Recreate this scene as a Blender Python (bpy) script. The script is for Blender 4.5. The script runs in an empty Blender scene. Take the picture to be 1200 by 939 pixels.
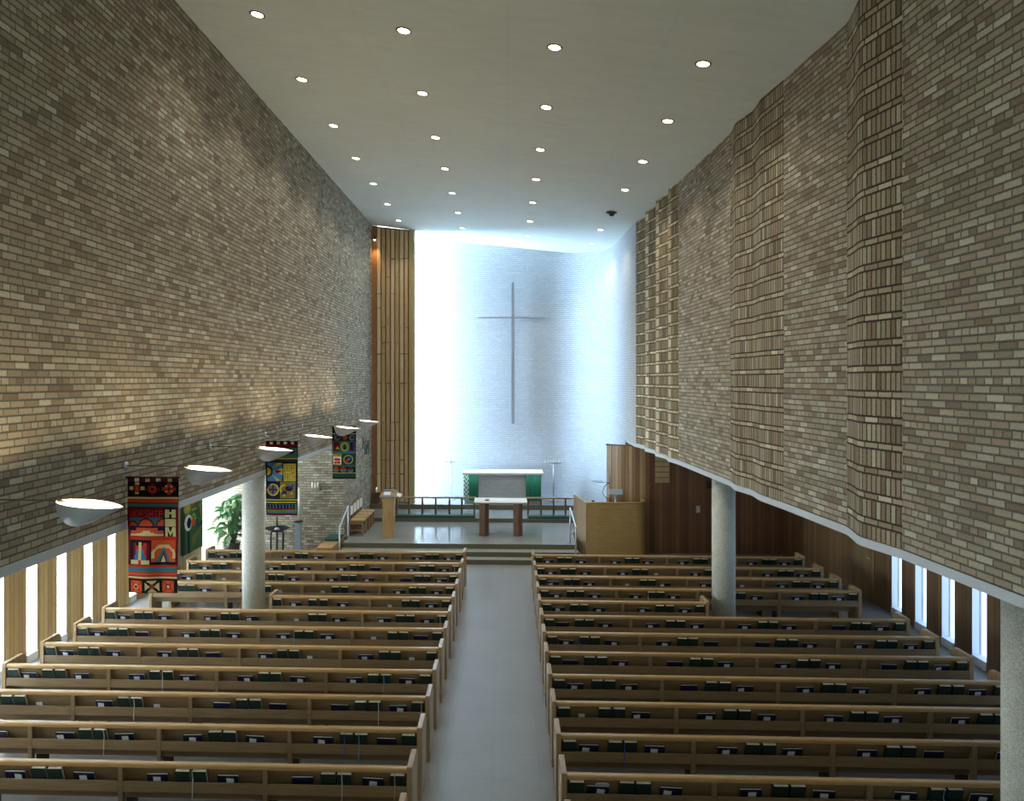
import bpy, bmesh, math, random
from mathutils import Vector, Matrix
random.seed(7)
PI = math.pi
sc = bpy.context.scene
C = sc.collection

# ------------------------------------------------------------------ camera
HC, FPX, YAW = 5.1, 840.0, 0.0365
cam = bpy.data.cameras.new('camera'); co = bpy.data.objects.new('camera', cam); C.objects.link(co)
co.location = (0, 0, HC); co.rotation_euler = (PI/2, 0, YAW)
cam.sensor_width = 36; cam.lens = 36*FPX/1200
cam.shift_x = (600-(595-FPX*math.tan(YAW)))/1200; cam.shift_y = -(469.5-445)/1200
cam.clip_start = .05; cam.clip_end = 200
sc.camera = co
# ------------------------------------------------------------------ light and exposure
sc.view_settings.view_transform = 'Standard'; sc.view_settings.look = 'None'
sc.view_settings.exposure = 0.0; sc.view_settings.gamma = 1; sc.view_settings.use_curve_mapping = False
sc.cycles.max_bounces = 10; sc.cycles.diffuse_bounces = 6; sc.cycles.glossy_bounces = 4
sc.cycles.sample_clamp_indirect = 8; sc.cycles.caustics_reflective = False; sc.cycles.caustics_refractive = False
w = bpy.data.worlds.new('sky'); sc.world = w; w.use_nodes = True
w.node_tree.nodes['Background'].inputs[0].default_value = (.78, .92, .84, 1)
WORLD = .36
w.node_tree.nodes['Background'].inputs[1].default_value = WORLD
P_DOWN = 86.0        # each recessed ceiling lamp
P_BOWL = 50.0        # each bowl lamp on the left wall
P_APSE = 2000.0      # daylight through the hidden chancel window
P_ALCOVE = 800.0     # daylight through the alcove window
E_SLOT = 22.0         # narrow windows of the left aisle
E_SLOT_R = 2.1       # narrow windows of the right aisle
def area(name, loc, rot, sx, sy, power, col):
    l = bpy.data.lights.new(name, 'AREA'); l.shape = 'RECTANGLE'; l.size = sx; l.size_y = sy; l.energy = power; l.color = col
    o = bpy.data.objects.new(name, l); C.objects.link(o); o.location = loc; o.rotation_euler = rot; return o
area('chancel_window_daylight', (-4.86, 26.42, 5.62), (0, -PI/2, 0), 9.6, .98, P_APSE, (.41, .66, 1.0))
area('alcove_window_daylight', (-10.85, 20.5, 1.6), (0, -PI/2, 0), 3.0, 1.2, P_ALCOVE, (.80, .92, 1.0))

# ------------------------------------------------------------------ node helpers
def new_mat(name):
    m = bpy.data.materials.new(name); m.use_nodes = True
    nt = m.node_tree; b = nt.nodes['Principled BSDF']; return m, nt, b
class N:
    """tiny wrapper that chains nodes"""
    def __init__(s, nt): s.nt = nt
    def node(s, t, **kw):
        n = s.nt.nodes.new(t)
        for k, v in kw.items(): setattr(n, k, v)
        return n
    def put(s, sock, v):
        if isinstance(v, bpy.types.NodeSocket): s.nt.links.new(v, sock)
        else: sock.default_value = v
    def m(s, op, a, b=0.0, c=0.0):
        n = s.node('ShaderNodeMath', operation=op)
        s.put(n.inputs[0], a); s.put(n.inputs[1], b); s.put(n.inputs[2], c); return n.outputs[0]
    def mixf(s, f, a, b):
        n = s.node('ShaderNodeMix', data_type='FLOAT')
        s.put(n.inputs[0], f); s.put(n.inputs[2], a); s.put(n.inputs[3], b); return n.outputs[0]
    def mixc(s, f, a, b, blend='MIX'):
        n = s.node('ShaderNodeMix', data_type='RGBA', blend_type=blend)
        s.put(n.inputs[0], f)
        for i, v in ((6, a), (7, b)):
            s.put(n.inputs[i], v if isinstance(v, bpy.types.NodeSocket) else (*v, 1))
        return n.outputs[2]
    def ramp(s, f, stops, interp='LINEAR'):
        n = s.node('ShaderNodeValToRGB'); r = n.color_ramp; r.interpolation = interp
        while len(r.elements) < len(stops): r.elements.new(.5)
        for e, (p, c) in zip(r.elements, stops): e.position = p; e.color = (*c, 1)
        s.put(n.inputs[0], f); return n.outputs[0]
    def smooth(s, v, a, b):
        n = s.node('ShaderNodeMapRange', interpolation_type='SMOOTHSTEP')
        s.put(n.inputs[0], v); n.inputs[1].default_value = a; n.inputs[2].default_value = b; return n.outputs[0]
    def xyz(s, x, y, z=0.0):
        n = s.node('ShaderNodeCombineXYZ'); s.put(n.inputs[0], x); s.put(n.inputs[1], y); s.put(n.inputs[2], z); return n.outputs[0]
    def sep(s, v):
        n = s.node('ShaderNodeSeparateXYZ'); s.put(n.inputs[0], v); return n.outputs
    def white(s, v):
        n = s.node('ShaderNodeTexWhiteNoise', noise_dimensions='3D'); s.put(n.inputs[0], v); return n.outputs[0]
    def noise(s, v, scale, detail=3, rough=.55):
        n = s.node('ShaderNodeTexNoise'); s.put(n.inputs['Vector'], v)
        n.inputs['Scale'].default_value = scale; n.inputs['Detail'].default_value = detail; n.inputs['Roughness'].default_value = rough
        return n.outputs[0]
    def scale(s, v, k):
        n = s.node('ShaderNodeVectorMath', operation='MULTIPLY'); s.put(n.inputs[0], v); n.inputs[1].default_value = k; return n.outputs[0]
    def bump(s, h, dist, strength=1.0):
        n = s.node('ShaderNodeBump'); s.put(n.inputs['Height'], h); n.inputs['Distance'].default_value = dist
        n.inputs['Strength'].default_value = strength; return n.outputs[0]
    def coord(s, which): return s.node('ShaderNodeTexCoord').outputs[which]

def plain(name, col, rough=.5, metal=0.0, var=.0, scale=30, spec=.5):
    m, nt, b = new_mat(name); n = N(nt)
    b.inputs['Roughness'].default_value = rough; b.inputs['Metallic'].default_value = metal
    b.inputs['Specular IOR Level'].default_value = spec
    v = n.noise(n.coord('Object'), scale)
    k = n.m('MULTIPLY_ADD', v, 2*var, 1-var)
    cc = n.mixc(1.0, col, n.xyz(k, k, k), 'MULTIPLY'); nt.links.new(cc, b.inputs['Base Color'])
    return m
def emit(name, col, strength):
    m, nt, b = new_mat(name)
    b.inputs['Base Color'].default_value = (*col, 1); b.inputs['Emission Color'].default_value = (*col, 1)
    b.inputs['Emission Strength'].default_value = strength; return m

BRICKS = [(0, (.235, .18, .125)), (.10, (.30, .235, .165)), (.28, (.37, .315, .225)), (.46, (.42, .365, .265)), (.60, (.395, .30, .225)),
          (.74, (.45, .395, .29)), (.90, (.49, .445, .34)), (1, (.60, .57, .46))]
def brick(name, kind='bond', white=False, tint=(1, 1, 1), band_gain=1.10, soldier_gain=.90, soldier=.074):
    m, nt, b = new_mat(name); n = N(nt)
    uv = n.coord('UV'); u, v, _ = n.sep(uv)
    if kind == 'bond':
        hc = .0765
        row = n.m('FLOOR', n.m('DIVIDE', v, hc)); fv = n.m('FRACT', n.m('DIVIDE', v, hc))
        head = n.m('LESS_THAN', n.m('FLOORED_MODULO', row, 6.0), .5)
        L = n.mixf(head, .213, .1065)
        vd = n.m('MULTIPLY', n.m('MINIMUM', fv, n.m('SUBTRACT', 1.0, fv)), hc)
        proj = n.m('MULTIPLY', n.white(n.xyz(row, 5.0)), .0)
    else:                                         # panels of upright bricks between flat courses
        p = .288; t = n.m('MULTIPLY', n.m('FRACT', n.m('DIVIDE', v, p)), p); base = n.m('FLOOR', n.m('DIVIDE', v, p))
        band = n.m('LESS_THAN', t, .076); head = band
        row = n.m('ADD', n.m('MULTIPLY', base, 2.0), band)
        L = n.mixf(band, soldier, .213)
        vd = n.mixf(band, n.m('MINIMUM', n.m('SUBTRACT', t, .076), n.m('SUBTRACT', p, t)), n.m('MINIMUM', t, n.m('SUBTRACT', .076, t)))
    sh = n.m('ADD', n.m('MULTIPLY', n.m('FLOORED_MODULO', row, 2.0), .5), n.m('MULTIPLY', n.white(n.xyz(row, 1.7)), .35 if kind == 'bond' else .0))
    uu = n.m('ADD', n.m('DIVIDE', u, L), sh)
    col = n.m('FLOOR', uu); fu = n.m('FRACT', uu)
    ud = n.m('MULTIPLY', n.m('MINIMUM', fu, n.m('SUBTRACT', 1.0, fu)), L)
    wob = n.m('MULTIPLY_ADD', n.noise(n.xyz(u, v), 34, 3), .014, -.007)
    d = n.m('ADD', n.m('MINIMUM', n.m('MULTIPLY', ud, 1.25), n.m('MULTIPLY', vd, .85)), wob)
    face = n.smooth(d, *((.0040, .0105) if kind == 'bond' else (.0055, .0125)))
    r1 = n.white(n.xyz(col, row, 3.0)); r2 = n.white(n.xyz(col, row, 9.0))
    g = n.noise(n.xyz(n.m('MULTIPLY', u, 70.0), n.m('MULTIPLY', v, 28.0)), 1.0, 4, .7); big = n.noise(n.xyz(u, v), .8, 3)
    if white:
        k = n.m('ADD', n.m('MULTIPLY_ADD', r1, .07, .52), n.m('MULTIPLY', g, .16))
        bc = n.mixc(1.0, (.93, .95, .95), n.xyz(k, k, k), 'MULTIPLY')
        cc = n.mixc(face, (.44, .46, .48), bc)
    else:
        bc = n.ramp(r1, BRICKS)
        k = n.m('ADD', n.m('MULTIPLY_ADD', g, .9, .55), n.m('MULTIPLY_ADD', big, .24, -.10))
        bc = n.mixc(1.0, bc, n.xyz(k, k, k), 'MULTIPLY')
        bc = n.mixc(1.0, bc, tint, 'MULTIPLY')
        if kind == 'panel':
            k3 = n.mixf(head, soldier_gain, band_gain); bc = n.mixc(1.0, bc, n.xyz(k3, k3, k3), 'MULTIPLY')
        cc = n.mixc(face, (.15, .165, .14) if kind == 'bond' else (.055, .055, .045), bc)
    nt.links.new(cc, b.inputs['Base Color'])
    hgt = n.m('ADD', n.m('MULTIPLY', face, n.m('MULTIPLY_ADD', r2, .5 if kind == 'bond' else 1.3, .8)), n.m('MULTIPLY', g, .25))
    nt.links.new(n.bump(hgt, .016 if white else .012, .9), b.inputs['Normal'])
    b.inputs['Roughness'].default_value = .9; b.inputs['Specular IOR Level'].default_value = .25
    return m
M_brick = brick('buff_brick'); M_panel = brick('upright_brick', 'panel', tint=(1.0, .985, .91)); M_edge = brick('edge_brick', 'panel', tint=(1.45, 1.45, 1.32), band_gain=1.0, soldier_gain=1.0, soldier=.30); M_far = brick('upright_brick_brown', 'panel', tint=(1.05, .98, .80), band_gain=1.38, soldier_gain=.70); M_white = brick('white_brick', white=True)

def boards(name, cols, width=.115, rough=.45, groove=.004, along='v', uvsrc='UV'):
    """vertical timber boards, each with its own tone, grain and a groove between"""
    m, nt, b = new_mat(name); n = N(nt)
    u, v, _ = n.sep(n.coord(uvsrc))
    if uvsrc == 'Object': _o = n.sep(n.coord('Object')); u, v = _o[0], _o[2]
    q = n.m('DIVIDE', u, width); i = n.m('FLOOR', q); f = n.m('FRACT', q)
    d = n.m('MULTIPLY', n.m('MINIMUM', f, n.m('SUBTRACT', 1.0, f)), width)
    face = n.smooth(d, groove*.4, groove)
    r = n.white(n.xyz(i, 4.0))
    g = n.noise(n.xyz(n.m('MULTIPLY', u, 26.0), n.m('MULTIPLY', v, 1.6), n.m('MULTIPLY', i, 3.7)), 3, 4)
    c = n.ramp(r, cols); k = n.m('MULTIPLY_ADD', g, .7, .65)
    c = n.mixc(1.0, c, n.xyz(k, k, k), 'MULTIPLY'); c = n.mixc(face, (.02, .014, .008), c)
    nt.links.new(c, b.inputs['Base Color']); b.inputs['Roughness'].default_value = rough
    nt.links.new(n.bump(face, .004, .8), b.inputs['Normal']); return m
M_board_light = boards('light_boards', [(0, (.42, .275, .095)), (.5, (.54, .37, .15)), (1, (.62, .45, .20))], .115)
M_board_dark = boards('dark_boards', [(0, (.15, .066, .030)), (.4, (.20, .09, .040)), (.8, (.25, .12, .05)), (1, (.30, .155, .065))], .125, .5)
M_board_mid = boards('brown_boards', [(0, (.15, .085, .034)), (.5, (.19, .11, .046)), (1, (.25, .15, .066))], .125, .5)
M_board_screen = boards('pulpit_boards', [(0, (.20, .105, .045)), (.35, (.30, .17, .08)), (.7, (.38, .25, .13)), (1, (.48, .36, .22))], .105, .28)

def wood(name, c0, c1, axis=0, rough=.4, sc_=1.0):
    """plain timber, grain along one local axis; every object gets a slightly different tone"""
    m, nt, b = new_mat(name); n = N(nt)
    k = [14, 14, 14]; k[axis] = 1.1
    p = n.scale(n.coord('Object'), tuple(x*sc_ for x in k))
    oi = n.node('ShaderNodeObjectInfo').outputs['Random']
    sp = n.node('ShaderNodeVectorMath', operation='ADD'); n.put(sp.inputs[0], p); n.put(sp.inputs[1], n.xyz(n.m('MULTIPLY', oi, 31.0), n.m('MULTIPLY', oi, 17.0)))
    g = n.noise(sp.outputs[0], 3.0, 5, .6)
    f = n.smooth(g, .3, .7)
    c = n.mixc(f, c0, c1); k2 = n.m('MULTIPLY_ADD', oi, .16, .92)
    c = n.mixc(1.0, c, n.xyz(k2, k2, k2), 'MULTIPLY')
    nt.links.new(c, b.inputs['Base Color']); b.inputs['Roughness'].default_value = rough
    nt.links.new(n.bump(g, .0015, .4), b.inputs['Normal']); return m
M_oak = wood('oak', (.225, .155, .078), (.295, .21, .11), 0)
M_oak_cap = wood('oak_rail', (.41, .255, .105), (.54, .35, .155), 0, .26)
M_oak_end = wood('oak_end', (.33, .22, .115), (.43, .31, .17), 2, .24)
M_ply = wood('pulpit_veneer', (.36, .235, .085), (.47, .32, .125), 0, .35)
M_lectern = wood('lectern_oak', (.33, .20, .075), (.45, .29, .12), 2, .4)
M_brown = wood('brown_walnut', (.10, .05, .027), (.17, .09, .047), 2, .4)
M_chair = wood('chair_oak', (.30, .175, .075), (.42, .26, .115), 2, .45)
M_slat = wood('screen_cedar', (.47, .31, .15), (.62, .44, .23), 2, .5)
M_slat_pale = wood('screen_cedar_pale', (.60, .44, .26), (.74, .58, .37), 2, .5)
M_slat_red = wood('screen_cedar_red', (.30, .155, .06), (.40, .215, .09), 2, .5)
M_post = wood('screen_edge_post', (.40, .31, .13), (.48, .37, .165), 2, .5)

def terrazzo(name, col, tile, rough, joint=.5):
    m, nt, b = new_mat(name); n = N(nt)
    ob = n.coord('Object'); x, y, _ = n.sep(ob)
    fine = n.noise(ob, 90, 3, .7); mid = n.noise(ob, 1.3, 4); tiny = n.noise(ob, 16, 3)
    k = n.m('ADD', n.m('ADD', n.m('MULTIPLY_ADD', fine, .30, .68), n.m('MULTIPLY_ADD', mid, .22, -.06)), n.m('MULTIPLY_ADD', tiny, .14, -.07))
    fx = n.m('FRACT', n.m('DIVIDE', n.m('ADD', x, .2), tile)); fy = n.m('FRACT', n.m('DIVIDE', y, tile))
    d = n.m('MULTIPLY', n.m('MINIMUM', n.m('MINIMUM', fx, n.m('SUBTRACT', 1.0, fx)), n.m('MINIMUM', fy, n.m('SUBTRACT', 1.0, fy))), tile)
    j = n.smooth(d, .002, .006)
    tint = n.white(n.xyz(n.m('FLOOR', n.m('DIVIDE', n.m('ADD', x, .2), tile)), n.m('FLOOR', n.m('DIVIDE', y, tile))))
    k = n.m('MULTIPLY', n.m('MULTIPLY', k, n.m('MULTIPLY_ADD', tint, .07, .965)), n.m('MULTIPLY_ADD', j, 1-joint, joint))
    c = n.mixc(1.0, col, n.xyz(k, k, k), 'MULTIPLY'); nt.links.new(c, b.inputs['Base Color'])
    nt.links.new(n.m('MULTIPLY_ADD', mid, .12, rough-.05), b.inputs['Roughness']); return m
M_floor = terrazzo('terrazzo_floor', (.285, .29, .275), .61, .30, .86)
M_chancel = terrazzo('chancel_terrazzo', (.31, .325, .31), .9, .13, .92)
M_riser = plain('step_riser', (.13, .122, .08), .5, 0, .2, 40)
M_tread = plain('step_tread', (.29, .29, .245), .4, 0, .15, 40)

def plaster():
    m, nt, b = new_mat('ceiling_plaster'); n = N(nt)
    ob = n.coord('Object'); x, y, z = n.sep(ob)
    st = n.noise(n.scale(ob, (1.0, 2.4, 1)), 2.2, 6, .68); big = n.noise(ob, .35, 3)
    rot = n.m('ADD', n.m('MULTIPLY', x, .86), n.m('MULTIPLY', y, .5)); tt = n.noise(n.xyz(n.m('MULTIPLY', rot, .6), n.m('MULTIPLY', y, 4.0)), 1.6, 4, .6)
    k = n.m('ADD', n.m('MULTIPLY_ADD', st, .16, .86), n.m('ADD', n.m('MULTIPLY_ADD', big, .14, -.07), n.m('MULTIPLY_ADD', tt, .10, -.05)))
    fx = n.m('FRACT', n.m('DIVIDE', x, 2.18)); fy = n.m('FRACT', n.m('DIVIDE', y, 2.31))
    d = n.m('MINIMUM', n.m('MULTIPLY', n.m('MINIMUM', fx, n.m('SUBTRACT', 1.0, fx)), 2.18), n.m('MULTIPLY', n.m('MINIMUM', fy, n.m('SUBTRACT', 1.0, fy)), 2.31))
    k = n.m('MULTIPLY', k, n.m('MULTIPLY_ADD', n.smooth(d, .003, .02), .035, .965))
    c = n.mixc(1.0, (.82, .87, .82), n.xyz(k, k, k), 'MULTIPLY'); nt.links.new(c, b.inputs['Base Color'])
    b.inputs['Roughness'].default_value = .85; nt.links.new(n.bump(st, .01, .25), b.inputs['Normal']); return m
M_ceil = plaster()
def speckle(name, col):
    m, nt, b = new_mat(name); n = N(nt); ob = n.coord('Object')
    a = n.noise(ob, 75, 3, .75); l = n.noise(ob, 5, 3)
    k = n.m('ADD', n.m('MULTIPLY_ADD', n.smooth(a, .35, .65), .5, .60), n.m('MULTIPLY_ADD', l, .3, -.1))
    c = n.mixc(1.0, col, n.xyz(k, k, k), 'MULTIPLY'); nt.links.new(c, b.inputs['Base Color'])
    b.inputs['Roughness'].default_value = .7; nt.links.new(n.bump(a, .004, .5), b.inputs['Normal']); return m
M_conc = speckle('column_terrazzo', (.62, .65, .58))
M_fascia = plain('painted_fascia', (.58, .64, .68), .5, 0, .05, 8)
M_soffit = plain('soffit_paint', (.62, .63, .60), .8, 0, .05, 8)
M_steel = plain('brushed_steel', (.60, .64, .68), .35, .85, .05, 30)
M_crossmetal = plain('cross_metal', (.50, .54, .58), .4, .5, .04, 20)
M_armdark = plain('arm_bronze', (.16, .14, .11), .5, .3)
M_lampgrey = plain('lamp_grey', (.62, .66, .72), .32, .1, .03, 10)
M_lampin = plain('lamp_white_inside', (.90, .86, .78), .5)
M_black = plain('black_iron', (.012, .012, .013), .45)
M_dark = plain('dark_fitting', (.03, .028, .025), .5)
M_bluegrey = plain('blue_grey_steel', (.36, .44, .52), .4, .2, .05)
M_candle = plain('candle_wax', (.85, .83, .74), .5)
M_cloth_w = plain('white_linen', (.86, .86, .83), .8)
M_cushion = plain('green_cushion', (.016, .080, .058), .85, 0, .2, 60)
M_stone = plain('pale_stone', (.66, .66, .63), .4, 0, .08, 30)
M_green_cov = plain('hymnal_green', (.006, .023, .017), .5, 0, .2, 50)
M_page = plain('page_edges', (.88, .87, .76), .8, 0, .06, 80)
M_navy = plain('songbook_navy', (.007, .011, .045), .45, 0, .2, 50)
M_card = plain('white_card', (.74, .79, .86), .7, 0, .05)
M_plastic = plain('ivory_plastic', (.62, .62, .58), .5)
M_cream = plain('chair_back_white', (.80, .79, .74), .8, 0, .05)
M_rush = plain('woven_seat', (.50, .35, .15), .7, 0, .25, 50)
M_leaf = plain('leaf_green', (.12, .30, .12), .45, 0, .45, 9)
M_stem = plain('stem_green', (.16, .19, .07), .6)
M_soil = plain('pot_brown', (.09, .05, .035), .6, 0, .15)
M_panel_w = plain('frosted_edge', (.80, .86, .92), .4)
M_tan = wood('hymn_board_oak', (.52, .38, .18), (.62, .47, .25), 0, .5)
M_lens = emit('lamp_lens', (1.0, .86, .66), 14)
M_bulb = emit('bulb_glow', (1.0, .84, .60), 30)
M_pane_l = emit('window_daylight_left', (.88, .95, 1.0), E_SLOT)
M_pane_r = emit('window_daylight_right', (.58, .76, 1.0), E_SLOT_R)
M_pane_a = emit('window_daylight_chancel', (.80, .92, 1.0), 5.0)
M_flame = emit('candle_flame', (1.0, .86, .60), 6)
def ribbon_mat(n_, c): return plain('ribbon_'+n_, c, .6)
M_rib = [ribbon_mat('white', (.62, .64, .62)), ribbon_mat('blue', (.05, .10, .45)), ribbon_mat('tan', (.50, .33, .17)), ribbon_mat('sky', (.16, .34, .55))]

# ------------------------------------------------------------------ mesh helpers
class MB:
    def __init__(s): s.v = []; s.f = []; s.uv = []; s.mi = []; s.sm = []
    def face(s, pts, uv=None, mi=0, smooth=False):
        i = len(s.v); s.v += [tuple(p) for p in pts]; s.f.append(list(range(i, i+len(pts)))); s.uv.append(uv); s.mi.append(mi); s.sm.append(smooth)
    def mesh(s, vs, fs, mi=0, smooth=False):
        i = len(s.v); s.v += [tuple(p) for p in vs]
        for f in fs: s.f.append([i+k for k in f]); s.uv.append(None); s.mi.append(mi); s.sm.append(smooth)
    def box(s, a, b, mi=0, mat=None):
        (x0, y0, z0), (x1, y1, z1) = a, b
        x0, x1 = sorted((x0, x1)); y0, y1 = sorted((y0, y1)); z0, z1 = sorted((z0, z1))
        vs = [(x0,y0,z0),(x1,y0,z0),(x1,y1,z0),(x0,y1,z0),(x0,y0,z1),(x1,y0,z1),(x1,y1,z1),(x0,y1,z1)]
        if mat: vs = [mat @ Vector(p) for p in vs]
        s.mesh(vs, [(0,3,2,1),(4,5,6,7),(0,1,5,4),(1,2,6,5),(2,3,7,6),(3,0,4,7)], mi); return s
    def prism(s, poly, lo, hi, axis='z', mi=0, mat=None):
        """extrude a 2D polygon along an axis (x: poly is (y,z); y: (x,z); z: (x,y))"""
        def mk(p, t): return {'x': (t, p[0], p[1]), 'y': (p[0], t, p[1]), 'z': (p[0], p[1], t)}[axis]
        n = len(poly); vs = [mk(p, lo) for p in poly]+[mk(p, hi) for p in poly]
        if mat: vs = [mat @ Vector(p) for p in vs]
        s.mesh(vs, [list(range(n))[::-1], list(range(n, 2*n))]+[(i, (i+1) % n, n+(i+1) % n, n+i) for i in range(n)], mi); return s
    def tube(s, path, r, n=8, mi=0, cap=True):
        path = [Vector(p) for p in path]; rs = r if isinstance(r, (list, tuple)) else [r]*len(path)
        rings = []; up = Vector((0, 0, 1)); prev = None
        for i, p in enumerate(path):
            d = (path[min(i+1, len(path)-1)]-path[max(i-1, 0)]).normalized()
            a = prev if prev is not None and abs(prev.dot(d)) < .95 else (up if abs(d.z) < .9 else Vector((1, 0, 0)))
            x = (a-d*a.dot(d)).normalized(); y = d.cross(x); prev = x
            rings.append([p+(x*math.cos(2*PI*k/n)+y*math.sin(2*PI*k/n))*rs[i] for k in range(n)])
        vs = [q for rg in rings for q in rg]; fs = []
        for i in range(len(path)-1):
            for k in range(n): fs.append((i*n+k, i*n+(k+1) % n, (i+1)*n+(k+1) % n, (i+1)*n+k))
        s.mesh(vs, fs, mi, True)
        if cap: s.mesh(rings[0], [list(range(n))[::-1]], mi); s.mesh(rings[-1], [list(range(n))], mi)
        return s
    def lathe(s, prof, c=(0, 0, 0), n=24, mi=0, smooth=True):
        vs = [(c[0]+r*math.cos(2*PI*k/n), c[1]+r*math.sin(2*PI*k/n), c[2]+z) for r, z in prof for k in range(n)]
        fs = [(i*n+k, i*n+(k+1) % n, (i+1)*n+(k+1) % n, (i+1)*n+k) for i in range(len(prof)-1) for k in range(n)]
        s.mesh(vs, fs, mi, smooth); return s
    def build(s, name, mats, parent=None, bevel=0, loc=None, weld=True):
        me = bpy.data.meshes.new(name); me.from_pydata(s.v, [], s.f)
        for m in (mats if isinstance(mats, (list, tuple)) else [mats]): me.materials.append(m)
        me.polygons.foreach_set('material_index', s.mi); me.polygons.foreach_set('use_smooth', s.sm)
        if any(u is not None for u in s.uv):
            l = me.uv_layers.new(name='UVMap')
            for p, u in zip(me.polygons, s.uv):
                if u is not None:
                    for k, li in enumerate(p.loop_indices): l.data[li].uv = u[k]
        elif weld:
            bm = bmesh.new(); bm.from_mesh(me); bmesh.ops.remove_doubles(bm, verts=bm.verts, dist=1e-5)
            bmesh.ops.recalc_face_normals(bm, faces=bm.faces); bm.to_mesh(me); bm.free()
        me.update()
        o = bpy.data.objects.new(name, me); C.objects.link(o)
        if parent: o.parent = parent
        if loc: o.location = loc
        if bevel:
            b = o.modifiers.new('bevel', 'BEVEL'); b.width = bevel; b.segments = 2; b.limit_method = 'ANGLE'
        return o
def tag(o, label, cat, group=None):
    o['label'] = label; o['category'] = cat
    if group: o['group'] = group
    return o
def thing(name, label, cat, loc=(0, 0, 0), rz=0, group=None):
    o = bpy.data.objects.new(name, None); C.objects.link(o); o.empty_display_size = .1
    o.location = loc; o.rotation_euler = (0, 0, rz); return tag(o, label, cat, group)
def struct(o, label=None, cat=None):
    o['kind'] = 'structure'
    if label: o['label'] = label
    if cat: o['category'] = cat
    return o
def copy_thing(o, loc, label=None, group=None, mirror=None):
    c = o.copy(); C.objects.link(c); c.location = loc
    if label: c['label'] = label
    if group: c['group'] = group
    for ch in list(o.children):
        d = ch.copy(); C.objects.link(d); d.parent = c
        for g in list(ch.children):
            e = g.copy(); C.objects.link(e); e.parent = d
    return c
ORD = ['first', 'second', 'third', 'fourth', 'fifth', 'sixth', 'seventh', 'eighth', 'ninth', 'tenth', 'eleventh', 'twelfth', 'thirteenth']

# ------------------------------------------------------------------ the setting
XL, ZS, ZA = -4.88, 3.19, 3.29
TILT = .128
def zc(x): return 10.667-TILT*(x-XL)
def wall_strip(mb, pts, z0, z1, mi=0, u0=0.0, seg_mi=None):
    """vertical faces along a plan polyline; z1 may be a function of x. UVs are metres"""
    u = u0
    for k in range(len(pts)-1):
        a, b = pts[k], pts[k+1]; L = math.hypot(b[0]-a[0], b[1]-a[1])
        za = z1(a[0]) if callable(z1) else z1; zb = z1(b[0]) if callable(z1) else z1
        mb.face([(a[0], a[1], z0), (b[0], b[1], z0), (b[0], b[1], zb), (a[0], a[1], za)],
                [(u, z0), (u+L, z0), (u+L, zb), (u, za)], seg_mi[k] if seg_mi else mi)
        u += L
    return u
# nave floor
mb = MB(); mb.box((-11.2, 1.5, -.3), (9.2, 27.6, 0)); struct(mb.build('floor', M_floor))
# ceiling (sloping down to the right)
mb = MB(); mb.prism([(-5.3, zc(-5.3)), (4.9, zc(4.9)), (4.9, zc(4.9)+.25), (-5.3, zc(-5.3)+.25)], 1.5, 27.7, 'y'); struct(mb.build('ceiling', M_ceil))
# left wall: upper wall, and full height beside the chancel
mb = MB()
wall_strip(mb, [(XL, 1.5), (XL, 21.2)], ZA, zc, u0=.05)
wall_strip(mb, [(XL, 21.2), (XL, 25.82)], 0, zc, u0=19.75)
wall_strip(mb, [(XL-.35, 1.5), (XL-.35, 25.82)], ZA, zc)
mb.face([(XL, 25.82, 0), (XL-.35, 25.82, 0), (XL-.35, 25.82, 10.7), (XL, 25.82, 10.7)], [(0, 0), (.35, 0), (.35, 10.7), (0, 10.7)])
mb.face([(XL, 1.5, ZA), (XL, 21.2, ZA), (XL-.35, 21.2, ZA), (XL-.35, 1.5, ZA)], [(0, 0), (19, 0), (19, .3), (0, .3)])
struct(mb.build('wall_left', M_brick))
# right wall: plain stretches and projecting panels of upright bricks, one continuous winding face
RW = [((4.66, 1.5), 0), ((4.32, 6.0), 0), ((4.205, 7.80), 1), ((4.135, 8.12), 1), ((4.075, 8.40), 1), ((4.085, 8.52), 1), ((4.135, 8.72), 1), ((4.18, 8.92), 1), ((4.19, 9.02), 0),
      ((4.065, 10.72), 1), ((3.99, 11.45), 1), ((3.995, 11.55), 1), ((4.025, 11.85), 1), ((4.03, 11.98), 1), ((3.935, 12.48), 1), ((3.94, 12.6), 1), ((3.99, 12.9), 1), ((4.0, 13.05), 0),
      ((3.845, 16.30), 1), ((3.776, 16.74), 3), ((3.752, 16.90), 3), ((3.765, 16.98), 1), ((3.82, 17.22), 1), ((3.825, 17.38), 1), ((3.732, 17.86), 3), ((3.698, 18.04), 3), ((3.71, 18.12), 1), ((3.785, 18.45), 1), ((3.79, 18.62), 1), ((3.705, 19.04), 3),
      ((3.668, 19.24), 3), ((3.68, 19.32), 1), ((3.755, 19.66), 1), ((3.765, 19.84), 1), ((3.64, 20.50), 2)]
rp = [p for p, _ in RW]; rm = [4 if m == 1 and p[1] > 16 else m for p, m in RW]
mb = MB(); wall_strip(mb, rp[::-1], ZA, zc, seg_mi=[rm[len(rp)-2-k] for k in range(len(rp)-1)])
rb = [(x+.35, y) for x, y in rp]
wall_strip(mb, rb, ZA, zc)
for k in range(len(rp)-1):
    mb.face([(*rp[k], ZA), (*rp[k+1], ZA), (*rb[k+1], ZA), (*rb[k], ZA)], [(0, 0), (1, 0), (1, .3), (0, .3)])
struct(mb.build('wall_right', [M_brick, M_panel, M_panel, M_edge, M_far]))
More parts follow.
